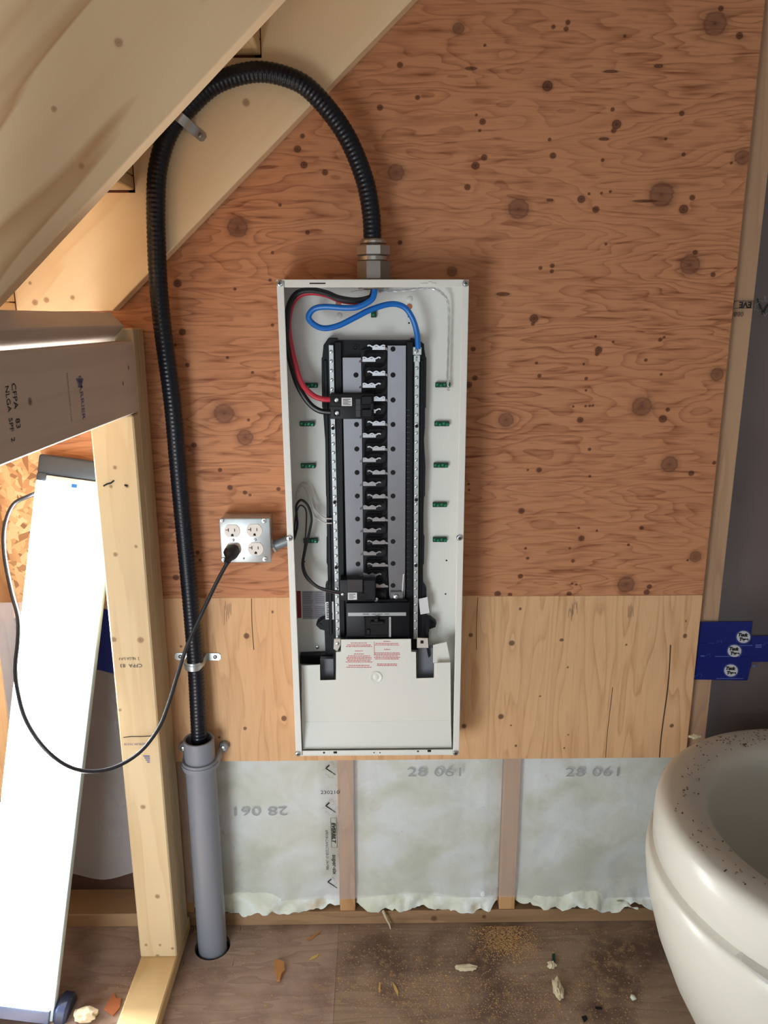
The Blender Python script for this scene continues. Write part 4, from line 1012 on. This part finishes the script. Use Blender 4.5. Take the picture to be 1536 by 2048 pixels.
a_, b_ = on_plane(541,1093,-.030), on_plane(585,1079,-.030); a_.x = c.x-.0005; b_.x = -0.1835
MB().tube([a_, a_.lerp(b_,.25), a_.lerp(b_,.8), b_], .011, 16).build('nipple', plain('dull_zinc', srgb(128,136,142), .45, .5), nip)
d_ = (b_-a_).normalized(); m = MB(); m.lathe(a_, d_, [(.013,.0005),(.0155,.0015),(.0155,.006),(.013,.007)], 8); m.build('lock_nut', M_zinc, nip, angle=20)

# ------------------------------------------------------------------ grey pipe and straps
pz = 0.567
pipe = thing('grey_pipe', 'grey plastic pipe rising from the floor around the black cable', 'pipe', (PIPE.x, PIPE.y, 0))
RP = 0.0345
MB().lathe((PIPE.x,PIPE.y,0),(0,0,1),[(RP,-.04),(RP,pz-.001),(RP-.001,pz),(RP-.0045,pz),(RP-.0055,pz-.001),(RP-.0055,-.04),(RP,-.04)],40,cap=False).build('pipe_body', M_pvc, pipe)
zs = on_plane(405,1538,-.075).z
strap = thing('pipe_strap', 'grey plastic two-hole strap holding the grey pipe to the plywood', 'strap', (PIPE.x,0,zs))
R2 = RP+.0035
def strap_arc(r, w, zc, y_ear, ear, cx, cy):
    pts = [(cx-r-ear, y_ear, zc+.014), (cx-r-ear*.35, y_ear, zc+.012)]
    for i in range(21):
        t = PI+PI*i/20; pts.append((cx+r*math.cos(t), cy+r*math.sin(t), zc-.004*abs(math.sin(t))))
    pts += [(cx+r+ear*.35, y_ear, zc+.012), (cx+r+ear, y_ear, zc+.014)]
    return pts
pts = []; nr = []
for i in range(25):
    t = PI+PI*i/24; pts.append(Vector((PIPE.x+R2*math.cos(t), PIPE.y+R2*math.sin(t), zs))); nr.append(Vector((math.cos(t), math.sin(t), 0)))
MB().ribbon(pts, nr, .020, .0045).build('strap_band', M_pvc, strap)
MB().ribbon([p+n*.002 for p,n in zip(pts,nr)], nr, .007, .004).build('strap_rib', M_pvc, strap)
for s_ in (-1,1):
    cx = PIPE.x+s_*.047
    m = MB(); m.hexa([(PIPE.x+s_*R2-.002,-.05,zs-.010),(PIPE.x+s_*R2+.002,-.05,zs-.010),(PIPE.x+s_*R2+.002,-.05,zs+.010),(PIPE.x+s_*R2-.002,-.05,zs+.010),(cx-s_*.004-.003,-.0005,zs-.002),(cx-s_*.004+.003,-.0005,zs-.002),(cx-s_*.004+.003,-.0005,zs+.022),(cx-s_*.004-.003,-.0005,zs+.022)]); m.build('strap_web', M_pvc, strap)
    m = MB(); m.lathe((cx,-.0004,zs+.016),(0,-1,0),[(.0115,0),(.0115,.012),(.0095,.014)],20); m.build('strap_ear', M_pvc, strap)
    screw_mb((cx,-.0144,zs+.016),.0065,.004).build('screw', M_screw, strap)
def metal_strap(name, label, cx, cz, cy, r, wall_y, rot, w=.018, ears=(1,-1), ear=.030):
    """one band over the cable with flat ears; rot turns it in the wall plane"""
    s = thing(name, label, 'strap', (cx, wall_y-.001, cz), 'galvanized straps on the black cable'); o = Vector((cx,0,cz)); u = Vector((math.cos(rot),0,math.sin(rot))); v = Vector((-math.sin(rot),0,math.cos(rot)))
    pts, nr = [], []
    for i in range(21):
        t = PI+PI*i/20; pts.append(o+u*(r*math.cos(t))+Vector((0,cy+r*math.sin(t),0))); nr.append(u*math.cos(t)+Vector((0,math.sin(t),0)))
    a0 = o+u*(-r)+Vector((0,wall_y-.001,0)); a1 = o+u*r+Vector((0,wall_y-.001,0))
    MB().ribbon([a0]+pts+[a1], [-u]+nr+[u], w, .0018).build('band', M_zinc, s)
    MB().ribbon([p+n*.0012 for p,n in zip(pts,nr)], nr, w*.35, .0022).build('stiffening_rib', M_zinc, s)
    for e in ears:
        q = o+u*(e*(r-.001))+Vector((0,wall_y-.0016,0)); c_ = w/2
        P = lambda a,b: q+u*(e*a)+v*b
        poly = [P(0,-c_),P(ear-.005,-c_),P(ear,-c_+.004),P(ear,c_-.004),P(ear-.005,c_),P(0,c_)]
        if e < 0: poly = poly[::-1]
        f = MB().prism(poly,(0,.0015,0),.0003).build('ear', M_zinc, s)
        m = MB(); m.lathe(q+u*(e*ear*.62)+Vector((0,-.0001,0)),(0,-1,0),[(.0042,0),(.0042,.0018),(.002,.003)],14); m.build('screw', M_tin, f)
    return s
pS = on_plane(392,1322,-.02)
metal_strap('conduit_strap','galvanized strap holding the black cable to pale plywood above grey pipe', pS.x, pS.z+.002, -.040, .0195, 0.0, -0.02, ear=.034)
pS2 = on_plane(362,238,-.0635); 
metal_strap('conduit_strap','galvanized strap pinning the black cable to the stair stringer', pS2.x, pS2.z, -.0625, .0195, -.0405, -math.radians(38), ear=.030)

# ------------------------------------------------------------------ leaning work light and its cord
LB = Vector((-.7215,-.2566,.002)); LT = on_plane(197,1165,-.08)
ld = (LT-LB).normalized(); lw = Vector((1,0,0)); ln = ld.cross(lw).normalized()
if ln.y > 0: ln = -ln
lw = (lw-ld*lw.dot(ld)).normalized()
W = .152; LL = 1.155/ld.z
lamp = thing('work_light', 'glowing white LED work light leaning against the post under the stairs', 'work light', LB)
def lb(name, mat, a0,a1,n0,n1,d0,d1, bevel=.002, seg=2, par=None, **pr):
    return MB().obox(LB, lw, ln, ld, a0,a1,n1,n0,d0,d1,bevel,seg).build(name, mat, par or lamp, **pr)
m_em, b_, L_ = new_mat('lit_diffuser')
b_.inputs['Base Color'].default_value = (.9,.9,.9,1); b_.inputs['Emission Color'].default_value = (.95,.98,1.0,1); b_.inputs['Emission Strength'].default_value = LAMP_STRENGTH
m_cy = plain('pale_blue_housing', srgb(196,216,222), .35)
lb('housing', m_cy, -W, 0.010, -.024, -.002, .0, LL)
lb('diffuser', m_em, -W, 0.0, -.0018, .004, .03, LL-.012)
lb('end_strip', M_paper, -W+.006, -.004, -.001, .005, LL-.011, LL+.002)
cap = lb('end_cap', plain('charcoal_cap', srgb(58,66,78), .4), -W, .004, -.026, .006, LL+.003, LL+.044, .006, 3)
lb('cap_wing', MATS['charcoal_cap'], -W, -W+.022, -.020, .007, LL-.012, LL+.006, .004, 2)
lb('foot_bar', plain('slate_plastic', srgb(96,110,140), .4), -W-.004, .004, -.026, .006, -.004+.002, .029, .004, 2)
MB().lathe(LB+lw*.012-ln*.03+ld*.01,lw,[(.0,0),(.030,.0),(.036,.006),(.036,.022),(.030,.028),(.0,.028)],24,cap=False).build('stand_foot', plain('navy_plastic', srgb(44,54,84), .4), lamp)
tg = MB().obox(LB,lw,ln,ld,-W*.55,-W*.40,.0066,.0060,LL-.018,LL-.002).build('hang_tag', M_paper, lamp)
MB().obox(LB,lw,ln,ld,-W*.50,-W*.43,.0070,.0067,LL-.016,LL-.009).build('tag_mark', M_blue, lamp)
cord = thing('power_cord', 'black cord looping from outlet plug across the lit work light', 'power cord', on_plane(460,1105,-.08))
wire('cord', [(455,1125,-.105),(440,1152,-.108),(425,1182,-.110),(400,1235,-.115),(375,1290,-.122),(355,1350,-.130),(338,1405,-.140),(318,1455,-.155),(282,1502,-.18),(235,1532,-.21),(185,1543,-.24),(135,1532,-.27),(88,1495,-.28),(52,1440,-.265),(36,1385,-.25),(31,1335,-.23),(36,1280,-.21),(36,1235,-.19),(22,1180,-.16),(9,1110,-.12),(9,1055,-.09),(26,1010,-.06),(58,992,-.042),(82,984,-.035),(112,978,-.025)], .0042, M_cord, cord, n=10)
p0 = on_plane(466,1098,-.0585); p1 = on_plane(452,1128,-.104); pd = (p1-p0).normalized()
side = pd.cross(Vector((0,0,1))).normalized(); side = Vector((1,0,.25)); side = (side-pd*side.dot(pd)).normalized(); upp = pd.cross(side)
m = MB(); rings = []
for t, w_, h_ in ((0,.0135,.0115),(.006,.0145,.0125),(.018,.0140,.0120),(.026,.0100,.0095),(.030,.0070,.0075),(.040,.0058,.0062),(.048,.0048,.0048)):
    q = p0+pd*t; rings.append([m.bm.verts.new(q+side*(w_*a)+upp*(h_*b)) for a,b in ((-1,-.6),(-.6,-1),(.6,-1),(1,-.6),(1,.6),(.6,1),(-.6,1),(-1,.6))])
for a_r,b_r in zip(rings,rings[1:]):
    for k in range(8): m.bm.faces.new((a_r[k],a_r[(k+1)%8],b_r[(k+1)%8],b_r[k]))
m.bm.faces.new(rings[0][::-1]); m.bm.faces.new(rings[-1])
m.build('plug', M_cord, cord, angle=50)

# ------------------------------------------------------------------ tape patches on the film
def tape(poly, y, label, group=None):
    P = [on_plane(a, b, y) for a, b in poly]
    return MB().prism(P[::-1], (0,.0003,0)).build('tape_strip', M_tape, None, smooth=False, label=label, category='tape', group='blue tape on the plastic film')
def logo(px, py, par, y):
    def ell(rx, ry, yy, nm, mat):
        P = [on_plane(px+rx*math.cos(t), py+ry*math.sin(t), yy) for t in [2*PI*i/28 for i in range(28)]]
        MB().prism(P, (0,.0002,0)).build(nm, mat, par, smooth=False)
    ell(15.5,14,y-.0004,'oval_ring',M_tapel); ell(14.8,13.2,y-.0006,'oval_gap',M_tape); ell(13.6,12,y-.0008,'oval',M_tapew)
    text('Tuck', .0105, M_ink, px-1.5, py-4, y-.0011, par, rot=-.05, shear=.12, bold=.0009)
    text('Tape', .0105, M_ink, px+.5, py+5, y-.0011, par, rot=-.05, shear=.12, bold=.0009)
def mini(px, py, par, y, s=1.0):
    P = [on_plane(px+a*s, py+b*s, y-.0005) for a,b in ((-6,2),(-2,1),(0,-4),(3,-1),(7,-5),(7,1),(10,3),(5,6))]
    MB().tube(P, .0003, 4).build('print_outline', M_tapel, par)
    m = MB()
    for i in range(2): m.pbox(px-20*s, py+(1+i*4)*s, px-8*s, py+(3.4+i*4)*s, y-.0006, y-.0004)
    m.build('fine_print', M_tapel, par, kind='stuff')
def line_print(px0, px1, py, par, y):
    m = MB(); x = px0
    while x < px1: w = random.uniform(2,5); m.pbox(x,py-.7,min(px1,x+w),py+.7,y-.0006,y-.0004); x += w+.8
    m.build('fine_print', M_tapel, par, kind='stuff')
YT = 0.0095
t1 = tape([(1396,1244),(1505,1243),(1501,1272),(1502,1291),(1394,1291)], YT, 'uppermost blue tape strip on the film right of the plywood')
logo(1487,1274,t1,YT); mini(1436,1285,t1,YT)
t2 = tape([(1392,1286),(1503,1288),(1503,1272),(1536,1272),(1600,1272),(1600,1323),(1500,1324),(1496,1318),(1388,1320)], YT-.0008, 'long middle blue tape strip running out of view at right')
logo(1469,1302,t2,YT-.0008); mini(1531,1288,t2,YT-.0008); line_print(1462,1505,1291,t2,YT-.0008); line_print(1430,1480,1313,t2,YT-.0008); mini(1415,1310,t2,YT-.0008,.7)
t3 = tape([(1389,1314),(1503,1314),(1503,1330),(1499,1340),(1495,1361),(1386,1359)], YT-.0016, 'lowest blue tape strip just above the rim of the white tub')
logo(1462,1341,t3,YT-.0016); mini(1397,1350,t3,YT-.0016,.8); line_print(1433,1487,1357,t3,YT-.0016); mini(1515,1330,t3,YT-.0016,.5)
t4 = tape([(195,1215),(232,1222),(246,1352),(190,1338)], YT, 'dark blue tape patch on film between work light and post')

# ------------------------------------------------------------------ white tub
TC = Vector((.882,-.418,0)); TZ = .60
tub = thing('round_tub', 'round white tub with thick dusty rim at right edge', 'tub', TC)
def lathe_full(prof, seg=96): 
    return MB().lathe((TC.x,TC.y,0),(0,0,1),prof,seg,cap=False)
RT = .353
rim = [(RT-.020,TZ-.098),(RT-.004,TZ-.098),(RT-.0005,TZ-.094),(RT+.001,TZ-.06),(RT,TZ-.03),(RT-.004,TZ-.013),(RT-.013,TZ-.003),(RT-.026,TZ),(RT-.055,TZ-.001),(RT-.078,TZ-.004),(RT-.092,TZ-.014),(RT-.100,TZ-.032),(RT-.108,TZ-.07),(RT-.125,TZ-.16),(RT-.15,TZ-.26),(RT-.19,TZ-.34),(.08,TZ-.37),(.001,TZ-.375)]
lathe_full(rim).build('rim_shell', M_tub, tub, angle=60)
skirt = [(RT-.030,TZ-.090),(RT-.022,TZ-.104),(RT+.004,TZ-.107),(RT+.010,TZ-.114),(RT+.010,TZ-.14),(RT+.002,TZ-.20),(RT-.020,TZ-.28),(RT-.055,TZ-.37),(RT-.095,TZ-.45),(RT-.13,TZ-.53),(RT-.145,TZ-.575),(RT-.15,.0),(.001,.0)]
lathe_full(skirt).build('body_shell', M_tub, tub, angle=60)
def tub_xy(a, r): return Vector((TC.x+r*math.cos(a), TC.y+r*math.sin(a), 0))
# clear film flap stuck under the rim
bm = bmesh.new(); g = []
for j in range(8):
    row = []
    for i in range(20):
        u, v = i/19, j/7; an = math.radians(212+u*26); r = RT+.012-.02*v+.004*math.sin(u*PI)
        drop = .045*math.sin(u*PI)**.5
        p = tub_xy(an, r); p.z = TZ-.098-drop*v; row.append(bm.verts.new(p))
    g.append(row)
for j in range(7):
    for i in range(19): bm.faces.new((g[j][i], g[j][i+1], g[j+1][i+1], g[j+1][i]))
m = MB(); m.bm.free(); m.bm = bm; m.build('film_flap', M_poly, tub, angle=180)
rnd = random.Random(11); dm = MB()
for i in range(150):
    an = math.radians(rnd.uniform(75,235)); r = RT-.022-.055*rnd.random()
    if rnd.random() < .35: an = math.radians(rnd.gauss(110,14))
    p = tub_xy(an, r); p.z = TZ+.0002; L_n = rnd.uniform(.0007,.0024)*(2.2 if rnd.random() < .12 else 1); t = rnd.uniform(0,PI)
    d = Vector((math.cos(t),math.sin(t),0)); q = Vector((-d.y,d.x,0))*rnd.uniform(.0004,.0009)
    dm.hexa([p-d*L_n-q,p+d*L_n-q,p+d*L_n*.8+q+Vector((0,0,.001)),p-d*L_n+q+Vector((0,0,.001)),p-d*L_n-q-Vector((0,0,.0008)),p+d*L_n-q-Vector((0,0,.0008)),p+d*L_n*.8+q-Vector((0,0,.0002)),p-d*L_n+q-Vector((0,0,.0002))])
dm.build('rim_debris', M_debris, None, label='dark specks of dirt scattered on the rim of the white tub', category='debris', kind='stuff', smooth=False)
p = on_plane(1390,1476,z=TZ+.002)
def fluff(name, pos, r, label, mat, seed, sx=1.0, sy=1.0, sz=.5, cat='fluff', sub=2, amp=.5, fr=2.2):
    bm = bmesh.new(); bmesh.ops.create_icosphere(bm, subdivisions=sub, radius=1.0)
    for v in bm.verts:
        n = noise.noise(v.co*fr+Vector((seed,seed*2,0)))+.5*noise.noise(v.co*fr*2.6+Vector((0,seed,seed)))
        c_ = v.co*(1+amp*n); v.co = Vector((c_.x*sx*r, c_.y*sy*r, max(c_.z*sz*r, -sz*r*.8)+sz*r*.8))+Vector(pos)
    m = MB(); m.bm.free(); m.bm = bm
    return m.build(name, mat, None, label=label, category=cat, angle=60)
fluff('insulation_tuft', p, .010, 'small cream tuft at the back edge of the tub rim', M_fluff, 3, 1.3, .7, .5, sub=3)

# ------------------------------------------------------------------ litter on the floor
def chip(poly, z, th, mat, label, cat, name):
    """a splinter: outline on the floor in photograph points, bent and given thickness"""
    P = [on_plane(a, b, z=z) for a, b in poly]
    m = MB(); m.prism(P, (0,0,th), min(th*.25,.001))
    for v in m.bm.verts: v.co.z += .004*max(0, noise.noise(v.co*40))
    return m.build(name, mat, None, label=label, category=cat)
chip([(549,1928),(556,1924),(568,1928),(570,1945),(563,1952),(560,1964),(554,1965),(553,1950),(549,1940)], .0005, .008, M_chip, 'curled tan wood chip on the floor below the film print', 'wood chip', 'wood_chip')
chip([(618,1921),(624,1914),(638,1908),(635,1914),(626,1919)], .0005, .002, plain('straw', srgb(206,170,96), .7), 'small yellow shaving on the floor right of the curled chip', 'shaving', 'wood_shaving')
chip([(757,1978),(759,1965),(761,1966),(761,1985),(758,1986)], -.001, .002, MATS['straw'], 'short upright yellow shaving in the middle of the floor', 'shaving', 'wood_shaving')
chip([(785,1965),(792,1975),(797,1985),(796,1992),(789,1980)], -.001, .002, MATS['straw'], 'bent straw-coloured shaving right of the short yellow one', 'shaving', 'wood_shaving')
chip([(614,1880),(642,1863),(640,1867),(618,1883)], .0005, .002, M_chip, 'thin splinter lying against the sole plate left of the first stud', 'splinter', 'wood_splinter')
chip([(1190,2015),(1204,2016),(1204,2020),(1191,2019)], -.001, .003, M_dark, 'small black bar of debris near the tub foot', 'debris', 'debris_piece')
chip([(1163,2036),(1172,2033),(1175,2041),(1168,2046)], -.001, .004, M_dark, 'small black lump at the bottom edge of the floor', 'debris', 'debris_piece')
chip([(208,2020),(228,1988),(233,2000),(243,1998),(240,2018),(226,2034)], .0005, .004, M_leaf, 'orange-brown dry leaf beside the sole plate of the post', 'leaf', 'dry_leaf')
fluff('insulation_tuft', on_plane(172,2036,z=.001), .020, 'cream tuft of insulation beside the dry leaf', M_fluff, 5, 1.2, .8, .6, sub=3)
fluff('insulation_tuft', on_plane(932,1938,z=-.001), .017, 'thin cream tuft on the middle of the floor', M_fluff, 8, 1.4, .5, .3, sub=3)
fluff('insulation_tuft', on_plane(1103,1934,z=-.001), .009, 'small cream tuft with green bit below the sawdust', M_fluff, 12, 1, .9, .8, sub=3)
chip([(1104,1912),(1110,1911),(1110,1926),(1105,1927)], -.001, .004, M_greend, 'tiny dark green scrap above the small cream tuft', 'debris', 'debris_piece')
fluff('insulation_tuft', on_plane(1115,1985,z=-.001), .017, 'upright tan tuft of insulation left of the tub foot', M_fluff, 15, .6, 1.5, .8, sub=3)
fluff('insulation_tuft', on_plane(1266,1998,z=-.001), .006, 'tiny white tuft near the tub', M_batt, 17, 1, 1, .8, sub=2)
# torn wisps at the bottom of the batts
wp = path([(766,1822,.006),(772,1836,.004),(779,1850,.002),(781,1858,.0)], 5)
MB().tube(wp, .003, 7, radii=[.0035-.0022*i/(len(wp)-1) for i in range(len(wp))]).build('insulation_wisp', M_fluff, None, label='torn tan wisp hanging over the sole plate right of the first stud', category='fluff')
wp = path([(1232,1805,.010),(1250,1806,.008),(1262,1814,.006),(1276,1817,.004)], 5)
MB().tube(wp, .003, 7, radii=[.002+.0015*math.sin(i) for i in range(len(wp))]).build('insulation_wisp', M_batt, None, label='white wisp on the sole plate beside the tub', category='fluff')
# sawdust: fine grains, a heap near the plate and a scatter over the sheet
def sawdust():
    rnd = random.Random(5); V = []; Fc = []
    def grain(x, y, s, z):
        t = rnd.uniform(0, 2*PI); a = rnd.uniform(.6,2.2)*s; b = rnd.uniform(.35,.8)*s; c_, s_ = math.cos(t), math.sin(t); k = len(V)
        V.extend([(x+c_*a, y+s_*a, z), (x-s_*b, y+c_*b, z), (x-c_*a, y-s_*a, z), (x+s_*b, y-c_*b, z), (x, y, z+s*.9)])
        Fc.extend([(k,k+1,k+4),(k+1,k+2,k+4),(k+2,k+3,k+4),(k+3,k,k+4)])
    for i in range(9500):
        u = rnd.random()
        if u < .42:
            px = rnd.gauss(1012, 30)+(py0:=rnd.gauss(0,20))*.3; py = 1880+py0
            if py < 1853: py = 1853+abs(rnd.gauss(0,8))
        elif u < .62: px = rnd.uniform(680,1300); py = rnd.uniform(1852,2060)
        elif u < .86: px = rnd.gauss(960,150); py = rnd.gauss(1990,40)
        else: px = rnd.uniform(230,680); py = rnd.uniform(1860,2060)
        p = on_plane(px, max(1850,py), z=-.001)
        if p.y > .014 or (p-Vector((PIPE.x,PIPE.y,0))).length < .045: continue
        if p.x > TC.x-.22 and (p-TC).length < .22: continue
        if PX0-.004 < p.x < PX1+.004: continue
        grain(p.x, p.y, rnd.uniform(.0005,.0014)*(1.5 if rnd.random() < .05 else 1), -.0003 if p.x > xs else .0002)
    me = bpy.data.meshes.new('sawdust'); me.from_pydata(V, [], Fc); me.materials.append(M_dust)
    link('sawdust', me, None, Vector((0,0,0)), label='pale sawdust heaped by the sole plate and scattered over the floor', category='sawdust', kind='stuff')
sawdust()
flush_texts()
